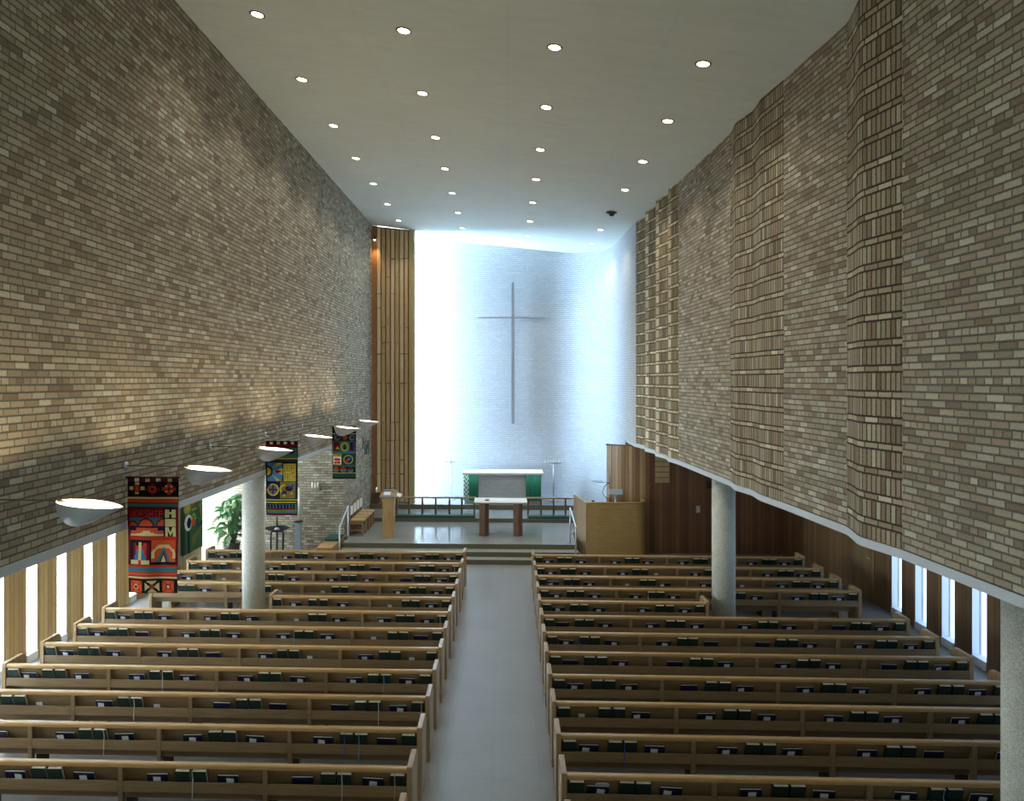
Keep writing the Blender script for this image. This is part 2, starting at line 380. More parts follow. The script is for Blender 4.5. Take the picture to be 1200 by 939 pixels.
# curved white brick wall of the chancel
AP = [(-4.95, 27.12), (-4.0, 27.05), (-2.87, 26.95), (-1.73, 26.85), (-.19, 26.69), (.7, 26.61), (1.3, 26.56), (1.9, 26.49), (2.33, 26.33), (2.68, 26.09), (2.97, 25.76), (3.2, 25.38), (3.38, 24.95),
      (3.49, 24.5), (3.55, 24.0), (3.58, 23.3), (3.60, 22.05), (3.64, 20.50)]
def smooth_poly(p, n=4):
    out = []
    for i in range(len(p)-1):
        p0, p1, p2, p3 = [Vector(p[max(0, min(len(p)-1, j))]) for j in (i-1, i, i+1, i+2)]
        for k in range(n):
            t = k/n; out.append(tuple(.5*((2*p1)+(p2-p0)*t+(2*p0-5*p1+4*p2-p3)*t*t+(3*p1-p0-3*p2+p3)*t**3)))
    out.append(tuple(p[-1])); return out
aps = smooth_poly(AP, 4)
lowi = max(i for i, q in enumerate(aps) if q[1] >= 22.0)
mb = MB(); u = wall_strip(mb, aps[:lowi+1], 0, zc); wall_strip(mb, aps[lowi:], ZA, zc, u0=u)
for i in range(len(mb.sm)): mb.sm[i] = False
struct(mb.build('wall_back', M_white))
mb = MB(); wall_strip(mb, [(x*1.06-.0, y+.28) for x, y in aps if y > 22.0], 0, zc); struct(mb.build('wall_back_outer', M_white))
# pale fascia strips under both upper walls
mb = MB(); mb.box((XL-.36, 1.5, ZS), (XL+.015, 21.19, ZA)); struct(mb.build('trim_1', M_fascia))
mb = MB(); q0 = [(x-.018, y) for x, y in rp]; q1 = [(x+.37, y) for x, y in rp]
for k in range(len(rp)-1):
    a, b, c_, d = q0[k], q0[k+1], q1[k+1], q1[k]
    mb.face([(*b, ZS), (*a, ZS), (*a, ZA), (*b, ZA)]); mb.face([(*d, ZS), (*c_, ZS), (*c_, ZA), (*d, ZA)])
    mb.face([(*a, ZS), (*b, ZS), (*c_, ZS), (*d, ZS)])
mb.face([(*q0[-1], ZS), (*q1[-1], ZS), (*q1[-1], ZA), (*q0[-1], ZA)])
struct(mb.build('trim_2', M_fascia))
# aisle ceilings
mb = MB(); mb.box((-11.2, 1.5, ZS+.04), (XL-.34, 21.5, ZS+.3)); struct(mb.build('ceiling', M_soffit))
mb = MB(); mb.prism([(x, y) for x, y in rb]+[(9.0, 21.9), (9.0, 1.5)], ZS+.04, ZS+.3, 'z'); struct(mb.build('ceiling', M_soffit))
mb = MB(); mb.prism([(3.62, 20.5), (3.99, 20.5), (4.05, 22.2), (3.62, 22.2)], ZS-.005, ZS+.09, 'z'); struct(mb.build('ceiling', M_soffit))
# brick end wall of the left aisle, continuing into the window alcove
mb = MB(); wall_strip(mb, [(-11.0, 21.2), (XL, 21.2)], 0, ZS+.06, u0=.4); wall_strip(mb, [(-11.0, 21.5), (XL-.35, 21.5)], 0, ZS+.06); struct(mb.build('wall_end_left', M_brick))
# right aisle end wall of dark boards
mb = MB(); wall_strip(mb, [(4.05, 21.25), (8.35, 21.25)], 0, ZS+.06); struct(mb.build('wall_end_right', M_board_dark))

def slot_wall(name, x, side, y_lo, y_hi, slots, mat, dep):
    """aisle wall of boards with narrow full-height windows; slots are (y0, y1)"""
    mb = MB(); ys = [y_lo]
    for a, b in sorted(slots): ys += [a, b]
    ys.append(y_hi); xo = x+side*dep
    for k in range(0, len(ys), 2):
        a, b = ys[k], ys[k+1]
        wall_strip(mb, [(x, a), (x, b)], 0, ZS+.06, u0=a)
        wall_strip(mb, [(xo, a), (xo, b)], 0, ZS+.06, u0=a)
        for yy in (a, b):
            mb.face([(x, yy, 0), (xo, yy, 0), (xo, yy, ZS+.06), (x, yy, ZS+.06)], [(.02, 0), (.10, 0), (.10, 3.2), (.02, 3.2)], 1)
    return struct(mb.build(name, [mat, M_panel_w]))
L_slots = [(15.13-.87*k, 15.41-.87*k) for k in range(0, 12)]+[(16.0, 16.28)]
R_slots = [(15.52-.90*k, 15.91-.90*k) for k in range(0, 11)]
slot_wall('wall_aisle_left', -8.6, -1, 1.5, 19.86, L_slots, M_board_light, .22)
slot_wall('wall_aisle_right', 8.35, 1, 1.5, 21.25, R_slots, M_board_mid, .22)
wn = 0
def slot_window(x, side, y0, y1, pane):
    global wn
    wn += 1
    mb = MB(); xo = x+side*.17; t = .025
    for a, b in ((y0, y0+t), (y1-t, y1)): mb.box((xo-.03, a, .16), (xo+.03, b, ZS+.06))
    mb.box((xo-.03, y0, 2.02), (xo+.03, y1, 2.05)); mb.box((x-.02*side, y0+.002, .0), (x+side*.22, y1-.002, .16))
    f = struct(mb.build('window_%d' % wn, M_panel_w))
    p = MB(); p.box((xo-.006, y0+t, .16), (xo+.006, y1-t, ZS+.05)); p.build('pane', pane, f)
for a, b in L_slots: slot_window(-8.6, -1, a, b, M_pane_l)
for a, b in R_slots: slot_window(8.35, 1, a, b, M_pane_r)
# alcove beyond the left aisle wall with its large window
mb = MB(); wall_strip(mb, [(-11.0, 19.86), (-8.6, 19.86)], 0, ZS+.06); struct(mb.build('wall_alcove', M_white))
wn += 1
mb = MB()
for a, b in ((19.88, 19.94), (20.5, 20.56), (21.12, 21.18)): mb.box((-11.0, a, .0), (-10.92, b, ZS+.06))
f = struct(mb.build('window_%d' % wn, M_panel_w)); p = MB(); p.box((-10.98, 19.94, 0), (-10.96, 21.12, ZS+.05)); p.build('pane', M_pane_a, f)
# tall chancel window hidden behind the timber screen
wn += 1
mb = MB()
for a, b in ((25.84, 25.90), (26.98, 27.04)): mb.box((XL-.12, a, .69), (XL-.04, b, 10.6))
for z in (.69, 3.2, 5.7, 8.2): mb.box((XL-.12, 25.9, z), (XL-.04, 26.98, z+.05))
f = struct(mb.build('window_%d' % wn, M_panel_w)); p = MB(); p.box((XL-.10, 25.9, .74), (XL-.085, 26.98, 10.55)); p.build('pane', M_pane_a, f)
# flush door leaf in the right aisle wall
mb = MB(); wall_strip(mb, [(8.325, 16.62), (8.325, 17.62)], .02, 2.06); wall_strip(mb, [(8.352, 16.62), (8.352, 17.62)], .02, 2.06)
for yy in (16.62, 17.62): mb.face([(8.325, yy, .02), (8.352, yy, .02), (8.352, yy, 2.06), (8.325, yy, 2.06)], [(.02, 0), (.05, 0), (.05, 2), (.02, 2)])
mb.face([(8.325, 16.62, 2.06), (8.325, 17.62, 2.06), (8.352, 17.62, 2.06), (8.352, 16.62, 2.06)], [(.02, 0), (.05, 0), (.05, 2), (.02, 2)])
d = struct(mb.build('door_1', boards('door_boards', [(0, (.20, .13, .055)), (1, (.28, .19, .085))], .1, .5)))
mb = MB(); mb.tube([(8.325, 16.72, 1.0), (8.27, 16.72, 1.0), (8.27, 16.84, 1.0)], .012); mb.build('door_handle', M_steel, d)

# chancel steps and platforms
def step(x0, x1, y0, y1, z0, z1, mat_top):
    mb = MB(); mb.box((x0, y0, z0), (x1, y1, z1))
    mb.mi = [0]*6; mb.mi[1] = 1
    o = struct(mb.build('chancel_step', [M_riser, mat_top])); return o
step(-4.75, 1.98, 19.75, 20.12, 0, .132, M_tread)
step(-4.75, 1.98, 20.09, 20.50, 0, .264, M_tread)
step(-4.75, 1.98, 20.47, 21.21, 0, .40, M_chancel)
step(XL+.005, 1.98, 21.205, 23.60, 0, .40, M_chancel)
step(1.98, 3.59, 22.1, 23.60, 0, .40, M_chancel)
step(XL+.005, 3.56, 23.58, 25.23, 0, .526, M_chancel)
step(XL-.1, 3.2, 25.21, 27.15, 0, .691, M_chancel)

# terrazzo columns
def column(x, y, label):
    mb = MB(); mb.lathe([(.0, 0), (.222, 0), (.222, ZS+.04), (0, ZS+.04)], n=40)
    o = mb.build('column', M_conc, loc=(x, y, 0)); me = o.data
    return tag(o, label, 'column', 'round columns')
column(-5.13, 14.3, 'round speckled grey column on the left, standing at the break in the left pews')
column(4.225, 14.2, 'round speckled grey column on the right, standing at the break in the right pews')
column(4.70, 6.62, 'round speckled grey column at the lower right corner of the photo')

# ------------------------------------------------------------------ pews, hymnals, songbooks, cards
PEW_H = .85
LAY_S, LAY_P = .105, (.70, .885)
def make_pew(name, label, x0, side, y, bays, group):
    """x0: aisle-end outer face; side -1 runs to the left; bays: bay widths"""
    t = thing(name, label, 'pew', (x0, y, 0), 0, group)
    L = sum(bays); s = side
    def b(n, mat, lo, hi, bev=.004, at=(0, 0, 0)):
        m = MB(); m.box(tuple(a-c for a, c in zip(lo, at)), tuple(a-c for a, c in zip(hi, at))); return m.build(n, mat, t, bev, loc=at)
    cx = s*L/2
    m = MB(); m.prism([(.0, .815), (.12, .40), (.142, .40), (.022, .815)], -(L-.06)/2, (L-.06)/2, 'x'); m.build('back_panel', M_oak, t, 0, loc=(cx, 0, 0))
    m = MB(); m.prism([(-.030, -.024), (-.034, -.012), (-.034, .015), (-.024, .028), (.030, .028), (.040, .018), (.040, -.024)], -(L-.10)/2, (L-.10)/2, 'x'); m.build('top_rail', M_oak_cap, t, .003, loc=(cx, 0, .822))
    m = MB(); m.prism([(.12, .385), (.47, .40), (.485, .42), (.47, .44), (.12, .425)], -(L-.10)/2, (L-.10)/2, 'x'); m.build('seat', M_oak, t, .003, loc=(cx, 0, 0))
    prof = [(-.04, 0), (-.04, .862), (-.03, .872), (.33, .872)]+[(.33+.09*math.sin(a), .782+.09*math.cos(a)) for a in (.3, .65, 1.0, 1.3, 1.57)]+[(.43, .60), (.40, .0)]
    for k, xe in enumerate((0, s*L)):
        lo, hi = (0, s*.062) if k == 0 else (-s*.062, 0)
        m = MB(); m.prism(prof, min(lo, hi), max(lo, hi), 'x'); m.build('end_panel', M_oak_end, t, .006, loc=(xe, 0, 0))
    x = 0; xs = [0]
    for k, w_ in enumerate(bays):
        a = x+(.062 if k == 0 else .028); e = x+w_-(.062 if k == len(bays)-1 else .028)
        m = MB(); hw = (e-a)/2
        m.box((-hw, -.020, .556), (hw, .070, .568)); m.box((-hw, -.030, .530), (hw, -.018, .652)); m.build('book_rack', M_oak, t, .003, loc=(s*(a+e)/2, 0, 0))
        x += w_; xs.append(x)
        if k < len(bays)-1:
            m = MB(); m.prism([(-.032, 0), (-.032, .80), (-.005, .80), (.055, .56), (.03, .50), (.03, 0)], -.026, .026, 'x'); m.build('rack_upright', M_oak, t, .003, loc=(s*x, 0, 0))
            m = MB(); m.box((-.05, .08, 0), (.05, .36, .018)); m.box((-.02, .12, .018), (.02, .32, .385)); m.build('leg', M_dark, t, .003, loc=(s*x, 0, 0))
    return t, xs

def make_hymnal():
    t = thing('hymnal', 'x', 'book')
    m = MB(); w2 = .079
    m.box((-w2, -.023, 0), (w2, -.019, .219)); m.box((-w2, .019, 0), (w2, .023, .219)); m.box((-w2-.004, -.023, 0), (-w2+.002, .023, .219))
    m.build('cover', M_green_cov, t)
    m = MB(); m.box((-w2+.003, -.0187, .003), (w2-.005, .0187, .2178)); m.build('pages', M_page, t)
    return t
def make_songbook():
    t = thing('songbook', 'x', 'book')
    m = MB(); w2 = .118
    m.box((-w2, -.011, 0), (w2, -.008, .152)); m.box((-w2, .008, 0), (w2, .011, .152)); m.box((-w2, -.011, -.001), (w2, .011, .004)); m.build('cover', M_navy, t)
    m = MB(); m.box((-w2+.004, -.0075, .005), (w2-.004, .0075, .1495)); m.build('pages', M_page, t)
    return t
def make_card():
    m = MB(); m.box((-.042, -.001, 0), (.042, .001, .122))
    o = m.build('pew_card', [M_card], None); tag(o, 'x', 'card'); return o
HY = SB = CD = None
rng = random.Random(3)
def lean(o, a, rz=0, ry=0): o.rotation_euler = (a, ry, rz)
def hang(dy, dz): return (.959*dy+.284*dz, -.284*dy+.959*dz)   # a point hanging straight down beside a leaning book
def put_hymnal(x, y, label, ribbon=None, tilt=0.0):
    global HY
    loc = (x, y+.038+rng.uniform(-.002, .002), .5765)
    if HY is None: HY = make_hymnal(); o = HY; o.location = loc; o['label'] = label; o['group'] = 'green hymnals in the pew racks'
    else: o = copy_thing(HYP, loc, label, 'green hymnals in the pew racks')
    lean(o, math.radians(16.4+rng.uniform(0, 1.2)), rng.uniform(-.025, .025), tilt+rng.uniform(-.010, .010))
    if ribbon is not None:
        m = MB(); z1 = .235; y0 = -.024
        pts = [(.0, .0, .2185), (.002, -.025, .2195), (.001, -.027, .12), (.004, -.047, .104), (.000, *hang(-.082, -.06-.08*rng.random()))]
        for k in range(len(pts)-1):
            a, b = Vector(pts[k]), Vector(pts[k+1]); q = Vector((.005, 0, 0))
            m.face([a-q, a+q, b+q, b-q]); e = Vector((0, .0012, 0)); m.face([b-q+e, b+q+e, a+q+e, a-q+e])
        r = m.build('ribbon_marker', M_rib[ribbon], o); r.location = (rng.choice((-.074, -.03, .05)), 0, 0)
    return o
def put_song(x, y, label):
    global SB
    loc = (x, y+.046, .578)
    if SB is None: SB = make_songbook(); o = SB; o.location = loc; o['label'] = label; o['group'] = 'navy songbooks in the pew racks'
    else: o = copy_thing(SB, loc, label, 'navy songbooks in the pew racks')
    lean(o, math.radians(16.5+rng.uniform(0, 1.5)), rng.uniform(-.03, .03), rng.uniform(-.03, .03)); return o
def put_card(x, y, label):
    global CD
    loc = (x, y+.023, .577)
    if CD is None: CD = make_card(); o = CD; o.location = loc; o['label'] = label
    else: o = CD.copy(); C.objects.link(o); o.location = loc; o['label'] = label
    o['group'] = 'white cards in the pew racks'
    lean(o, math.radians(16+rng.uniform(0, 1)), rng.uniform(-.06, .06), rng.uniform(-.14, .14)); return o

HYP = make_hymnal(); HY = HYP; FIRST = [True]
def put_hymnal_first(*a, **k):
    if FIRST[0]:
        FIRST[0] = False
        x, y, label = a[:3]; HYP.location = (x, y+.038, .5765); HYP['label'] = label; HYP['group'] = 'green hymnals in the pew racks'; lean(HYP, math.radians(16.5)); return HYP
    return put_hymnal(*a, **k)

ROWS = {-1: [17.65]+[7.82+.877*k for k in range(10, -1, -1)], 1: [17.46]+[7.76+.868*k for k in range(10, -1, -1)]}
RIB = {(-1, 9, 0, 0): 0, (-1, 9, 0, 2): 2, (-1, 9, 1, 0): None, (-1, 10, 0, 0): 3, (-1, 10, 0, 1): 1, (-1, 10, 2, 0): 0, (-1, 11, 0, 0): 0, (-1, 11, 0, 2): 2, (-1, 11, 1, 0): 0, (-1, 8, 2, 0): 0, (-1, 9, 2, 0): 0,
       (1, 10, 0, 1): 1, (1, 6, 0, 0): 1, (1, 3, 1, 0): 0, (1, 11, 3, 0): 1, (-1, 6, 1, 1): 3, (-1, 5, 0, 2): 0, (-1, 1, 0, 2): 0, (-1, 8, 0, 0): 3, (1, 11, 2, 0): 3}
for side, nm in ((-1, 'left'), (1, 'right')):
    for i, y in enumerate(ROWS[side]):
        x0 = -1.037-.0006*(i-6) if side < 0 else .5745+.0015*(11-i)
        full = [1.625]*4 if side < 0 else [1.63]*4
        short = i == 4
        if short: bays = [1.66, 1.99] if side < 0 else [1.62, 1.63]
        else: bays = full
        row = ORD[i]
        if short: lab = 'short oak pew ending just before the %s column, fifth from the front' % nm
        elif i == 0: lab = 'front oak pew with empty-faced back rail, nearest the chancel, %s of the aisle' % nm
        elif i == 11: lab = 'nearest fully visible oak pew %s of the aisle, books in its rack' % nm
        else: lab = 'oak pew with hymnal racks, %s from the front, %s of the aisle' % (row, nm)
        if i == 0: lab = 'oak pew nearest the chancel steps, first from the front, %s of the aisle' % nm
        t, xs = make_pew('pew', lab, x0, side, y, bays, 'pews %s of the aisle' % nm)
        where = '%s %s-hand pew from front' % (row, nm)
        # single hymnals at both ends
        for k, off in ((0, LAY_S+.062), (1, xs[-1]-LAY_S-.062)):
            end = 'aisle' if k == 0 else ('column' if short else 'wall')
            if (side, i, k) in ((1, 9, 1),): continue
            put_hymnal_first(x0+side*off, y, 'single green hymnal at %s end of %s' % (end, where), ribbon=RIB.get((side, i, k*3, 2)),
                             tilt=.015 if (side, i, k) == (-1, 11, 0) else 0)
        for bi in range(len(bays)):
            o_ = xs[bi]; wd = bays[bi]; f = wd/1.63
            rack = '%s rack from aisle' % ORD[bi]
            pr = [o_+LAY_P[0]*f, o_+LAY_P[1]*f]
            if side < 0: pr = [o_+wd-LAY_P[1]*f, o_+wd-LAY_P[0]*f]
            pr.sort()
            for k, off in enumerate(pr):
                lr = ('left' if k == 0 else 'right') if side > 0 else ('right' if k == 0 else 'left')
                put_hymnal_first(x0+side*(off+rng.uniform(-.006, .006)), y, '%s hymnal of the pair, %s, %s' % (lr, rack, where), ribbon=RIB.get((side, i, bi, k)))
            for k, off in enumerate((pr[0]-.305*f, pr[1]+.29*f)):
                lr = ('left' if k == 0 else 'right') if side > 0 else ('right' if k == 0 else 'left')
                off += rng.uniform(-.015, .015)
                q = rng.random()
                if q > .10: put_song(x0+side*off, y, 'navy songbook %s of the hymnal pair, %s, %s' % (lr, rack, where))
                if q < .92: put_card(x0+side*off+rng.uniform(-.05, .03), y, 'white card %s of hymnal pair, %s, %s' % (lr, rack, where))
    yb = ROWS[side][-1]-.868
    make_pew('pew', 'oak pew cut by the bottom edge of the photo, %s of the aisle' % nm, -1.034 if side < 0 else .5725, side, yb, [1.62]*(4 if side < 0 else 2), 'pews %s of the aisle' % nm)
# folded sheet standing behind a songbook in the nearest right pew
m = MB(); m.prism([(-.075, 0), (.075, 0), (.075, .17), (.05, .185), (0, .19), (-.05, .185), (-.075, .17)], -.001, .001, 'y')
o = m.build('folded_leaflet', M_card, loc=(1.02, ROWS[1][-1]+.062, .574)); o.rotation_euler = (math.radians(16.4), 0, .0)
tag(o, 'pale folded leaflet standing behind a songbook in the nearest right pew', 'leaflet')

# ------------------------------------------------------------------ ceiling lamps
DX = [-3.71, -1.53, .685, 2.83]; DY = [10.5, 12.8, 15.15, 17.4, 19.68, 22.0, 24.25]
ANG = math.atan(TILT); first = None; n_ = 0
COLN = ['first column from left', 'second column from left', 'third column from left', 'fourth column from left']
for ix, x in enumerate(DX):
    for iy, y in enumerate(DY):
        if ix == 3 and iy == 4: continue
        lab = 'round recessed ceiling downlight, %s, %s from the camera' % (COLN[ix], ORD[iy])
        loc = (x, y, zc(x)-.002)
        if first is None:
            first = thing('downlight', lab, 'ceiling light', loc, 0, 'recessed ceiling downlights'); first.rotation_euler = (0, ANG, 0)
            m = MB(); m.lathe([(.088, 0), (.086, -.006), (.098, -.012), (.116, -.006), (.118, 0)], n=28); m.build('trim_ring', plain('lamp_trim', (.20, .15, .09), .4), first)
            m = MB(); m.lathe([(.0, -.004), (.087, -.004)], n=28); m.build('lens', M_lens, first)
            o = first
        else: o = copy_thing(first, loc, lab)
        l = bpy.data.lights.new('downlight_beam', 'SPOT'); l.energy = P_DOWN; l.color = (1.0, .94, .81); l.spot_size = math.radians(118); l.spot_blend = .8; l.shadow_soft_size = .08
        lo = bpy.data.objects.new('downlight_beam', l); C.objects.link(lo); lo.location = (x, y, zc(x)-.05)
t = thing('dome_camera', 'dark dome fitting on the ceiling in the right column of downlights', 'ceiling fitting', (2.84, 19.72, zc(2.84)-.001))
m = MB(); m.lathe([(.0, 0), (.14, 0), (.145, -.02), (.12, -.035), (0, -.035)], n=24); m.build('base', M_dark, t)
m = MB(); m.lathe([(.08, -.035), (.075, -.07), (.05, -.10), (0, -.115)], n=20); m.build('dome', M_black, t)

# ------------------------------------------------------------------ bowl lamps on arms along the left wall
def make_bowl_lamp(label, y):
    t = thing('bowl_lamp', label, 'wall lamp', (XL, y, 4.0), 0, 'bowl lamps along the left wall')
    m = MB()
    m.lathe([(0, .0), (.055, .0), (.055, .012), (.03, .02), (0, .022)], n=16)
    o = m.build('wall_boss', M_steel, t); o.rotation_euler = (0, PI/2, 0)
    m = MB(); m.tube([(.015, 0, .0), (.35, 0, .0), (.78, 0, -.004)], .0065, 8); m.tube([(.76, 0, -.004), (.86, 0, -.02)], .014, 8); m.build('arm', M_armdark, t)
    def shell(off):
        vs, n, K = [], 40, 10
        cx, rx, ry = 1.075, .305-off, .185-off
        for k in range(K+1):
            a = k/K*PI/2; c_, s_ = math.cos(a), math.sin(a)
            for j in range(n):
                th = 2*PI*j/n; ct, st = math.cos(th), math.sin(th)
                tip = 1-.22*max(0, ct)**1.5*abs(st)**.5
                px = cx+rx*ct; py = ry*st*(1-.30*max(0, ct)**1.4)
                zr = -.002-.062*(px-.77)/.61
                bx = .93
                f = c_ if ct < 0 else c_*(1-ct)+ct*(1-s_*.999)
                vs.append((bx+(px-bx)*f, py*c_, zr*c_+(-.232+off)*s_))
        fs = [(k*n+j, k*n+(j+1) % n, (k+1)*n+(j+1) % n, (k+1)*n+j) for k in range(K) for j in range(n)]
        return vs, fs, n
    vo, fo, n = shell(0); vi, fi, _ = shell(.006)
    m = MB(); m.mesh(vo, fo, 0, True); o = m.build('bowl', M_lampgrey, t)
    m = MB(); m.mesh(vi, [f[::-1] for f in fi], 0, True); m.mesh(vo[:n]+vi[:n], [(j, (j+1) % n, n+(j+1) % n, n+j) for j in range(n)], 0); m.build('reflector', M_lampin, t)
    m = MB(); m.lathe([(0, .03), (.022, .022), (.03, 0), (.022, -.022), (0, -.03)], (1.02, 0, -.125), 14); m.build('bulb', M_bulb, t)
    return t
def bowl_beam(y):
    l = bpy.data.lights.new('bowl_lamp_beam', 'POINT'); l.energy = P_BOWL; l.color = (1.0, .80, .50); l.shadow_soft_size = .035
    o = bpy.data.objects.new('bowl_lamp_beam', l); C.objects.link(o); o.location = (XL+1.02, y, 4.0-.085)
LY = [6.40, 8.984, 11.583, 14.249, 16.854, 19.461]
LLAB = ['grey bowl uplight nearest the camera, at the left edge of the photo', 'grey bowl uplight hanging just right of the red banner', 'grey bowl uplight overlapping the top of the blue and gold banner',
        'grey bowl uplight between the second and third banners', 'grey bowl uplight overlapping the top of the dark green banner', 'grey bowl uplight farthest away, beside the timber screen']
lp = make_bowl_lamp(LLAB[0], LY[0])
for k in range(1, 6): copy_thing(lp, (XL, LY[k], 4.0), LLAB[k])
for y in LY: bowl_beam(y)

# ------------------------------------------------------------------ appliqué banners
PAL = dict(K=(.008, .008, .010), C=(.13, .008, .014), R=(.50, .030, .018), O=(.62, .085, .022), T=(.040, .17, .20), W=(.62, .56, .25), N=(.010, .010, .045),
           Y=(.55, .40, .05), B=(.05, .17, .34), G=(.03, .085, .045), L=(.17, .16, .03), P=(.06, .02, .09), E=(.05, .13, .06), V=(.02, .05, .04), S=(.75, .74, .66), Q=(.30, .34, .07))
FONT = {'W': '10001 10001 10001 10101 10101 11011 10001', 'O': '01110 10001 10001 10001 10001 10001 01110', 'R': '11110 10001 10001 11110 10100 10010 10001', 'S': '01111 10000 10000 01110 00001 00001 11110',
        'H': '10001 10001 10001 11111 10001 10001 10001', 'I': '01110 00100 00100 00100 00100 00100 01110', 'P': '11110 10001 10001 11110 10000 10000 10000', 'E': '11111 10000 10000 11110 10000 10000 11111',
        'N': '10001 11001 10101 10101 10011 10001 10001', 'D': '11110 10001 10001 10001 10001 10001 11110', 'U': '10001 10001 10001 10001 10001 10001 01110', 'F': '11111 10000 10000 11110 10000 10000 10000', 'A': '01110 10001 10001 11111 10001 10001 10001', 'T': '11111 00100 00100 00100 00100 00100 00100'}
class Raster:
    def __init__(s, x0, y0, x1, y1, nx, ny, bg):
        s.x0, s.y0, s.sx, s.sy, s.nx, s.ny = x0, y0, (x1-x0)/nx, (y1-y0)/ny, nx, ny; s.c = [[bg]*nx for _ in range(ny)]
    def fill(s, test, c, box=None):
        for j in range(s.ny):
            y = s.y0+(j+.5)*s.sy
            if box and not box[1] <= y < box[3]: continue
            for i in range(s.nx):
                x = s.x0+(i+.5)*s.sx
                if box and not box[0] <= x < box[2]: continue
                if test(x, y): s.c[j][i] = c
    def r(s, x0, y0, x1, y1, c): s.fill(lambda x, y: True, c, (x0, y0, x1, y1))
    def disc(s, cx, cy, r, c, box=None, r0=0, ky=1): s.fill(lambda x, y: r0*r0 <= (x-cx)**2+((y-cy)*ky)**2 < r*r, c, box)
    def tri(s, a, b, d, c):
        def e(p, q, x, y): return (q[0]-p[0])*(y-p[1])-(q[1]-p[1])*(x-p[0])
        def t(x, y):
            q = (e(a, b, x, y), e(b, d, x, y), e(d, a, x, y)); return all(v >= 0 for v in q) or all(v <= 0 for v in q)
        s.fill(t, c)
    def text(s, word, x0, y0, x1, y1, c):
        cw = (x1-x0)/len(word)
        for k, ch in enumerate(word):
            rows = FONT[ch].split()
            for j, rw in enumerate(rows):
                for i, bit in enumerate(rw):
                    if bit == '1': s.r(x0+k*cw+cw*.85*i/5, y0+(y1-y0)*j/7, x0+k*cw+cw*.85*(i+1)/5, y0+(y1-y0)*(j+1)/7, c)
def banner(label, x0, x1, z1, z0, y, ras, group):
    m = MB(); nx, ny = ras.nx, ras.ny; cols = []
    def P(i, j):
        u, v = i/nx, j/ny
        return (x0+(x1-x0)*u+.010*math.sin(3*v+1)*(u-.5), .012*math.sin(u*9+v*2.0)*(.3+v)+.006*math.sin(v*14), z1+(z0-z1)*v-.006*math.sin(u*PI)*v)
    idx = {}
    def V(i, j):
        if (i, j) not in idx: idx[(i, j)] = len(m.v); m.v.append(P(i, j))
        return idx[(i, j)]
    for j in range(ny):
        for i in range(nx):
            k = ras.c[j][i]
            if k is None: continue
            m.f.append([V(i, j+1), V(i+1, j+1), V(i+1, j), V(i, j)]); m.uv.append(None); m.mi.append(0); m.sm.append(True); cols.append(PAL[k])
    t = thing('banner', label, 'banner', (0, y, 0), 0, group)
    o = m.build('cloth', M_banner, t, weld=False)
    a = o.data.color_attributes.new('dye', 'FLOAT_COLOR', 'CORNER')
    li = 0
    for p, c in zip(o.data.polygons, cols):
        for l in p.loop_indices: a.data[l].color = (*c, 1)
    sd = o.modifiers.new('thick', 'SOLIDIFY'); sd.thickness = .008
    m = MB(); m.tube([(XL, .006, z1-.012), (x1+.03, .006, z1-.012)], .010, 10); m.build('rod', M_black, t)
    return t
def banner_mat():
    m, nt, b = new_mat('banner_cloth'); n = N(nt); at = n.node('ShaderNodeAttribute', attribute_name='dye').outputs['Color']
    ob = n.coord('Object'); wv = n.noise(n.scale(ob, (1, 1, 1)), 160, 2)
    k = n.m('MULTIPLY_ADD', wv, .3, .85); nt.links.new(n.mixc(1.0, at, n.xyz(k, k, k), 'MULTIPLY'), b.inputs['Base Color'])
    b.inputs['Roughness'].default_value = .9; b.inputs['Specular IOR Level'].default_value = .15
    nt.links.new(n.bump(wv, .001, .3), b.inputs['Normal']); return m
M_banner = banner_mat()
# first banner
R = Raster(120, 105, 790, 1690, 84, 198, 'C')
R.r(120, 105, 790, 180, None)
for a in (120, 268, 412, 560, 705): R.r(a, 105, a+85, 180, 'C')
R.r(120, 180, 790, 372, 'K')
R.r(205, 215, 275, 325, 'R'); R.r(225, 240, 258, 300, 'O')
for q in ((215, 188, 268, 215), (218, 318, 262, 346), (142, 245, 195, 290), (285, 245, 340, 290)): R.r(*q, 'W')
R.r(400, 230, 496, 325, 'R'); R.r(428, 255, 472, 298, 'K'); R.r(360, 258, 400, 298, 'C'); R.r(496, 258, 545, 298, 'C'); R.r(435, 195, 475, 230, 'C'); R.r(435, 325, 475, 350, 'C')
R.r(612, 222, 714, 325, 'W'); R.r(578, 252, 752, 298, 'R'); R.r(640, 195, 690, 350, 'R'); R.disc(664, 275, 18, 'C')
R.r(120, 385, 790, 408, 'W'); R.r(120, 408, 790, 466, 'R'); R.r(120, 425, 790, 448, 'O'); R.r(120, 466, 790, 475, 'K'); R.r(120, 475, 790, 516, 'T')
R.r(150, 545, 600, 662, 'C'); R.text('WORSHIP', 160, 565, 600, 655, 'R')
R.r(150, 662, 600, 775, 'T')
for cx, rr in ((190, 75), (368, 112), (605, 112)): R.disc(cx, 778, rr, 'C', (150, 662, 600, 775)); R.disc(cx, 778, rr-22, 'O', (150, 662, 600, 775))
R.r(150, 775, 600, 912, 'N'); R.r(160, 840, 590, 900, 'O'); R.r(235, 802, 522, 900, 'O'); R.r(330, 842, 420, 912, 'W'); R.r(285, 866, 470, 912, 'W'); R.r(235, 878, 512, 912, 'W'); R.r(155, 893, 592, 912, 'W')
R.r(600, 540, 762, 922, 'K')
R.r(615, 550, 755, 662, 'W'); R.r(667, 550, 702, 588, 'K'); R.r(667, 614, 702, 662, 'K')
R.r(615, 680, 755, 782, 'W')
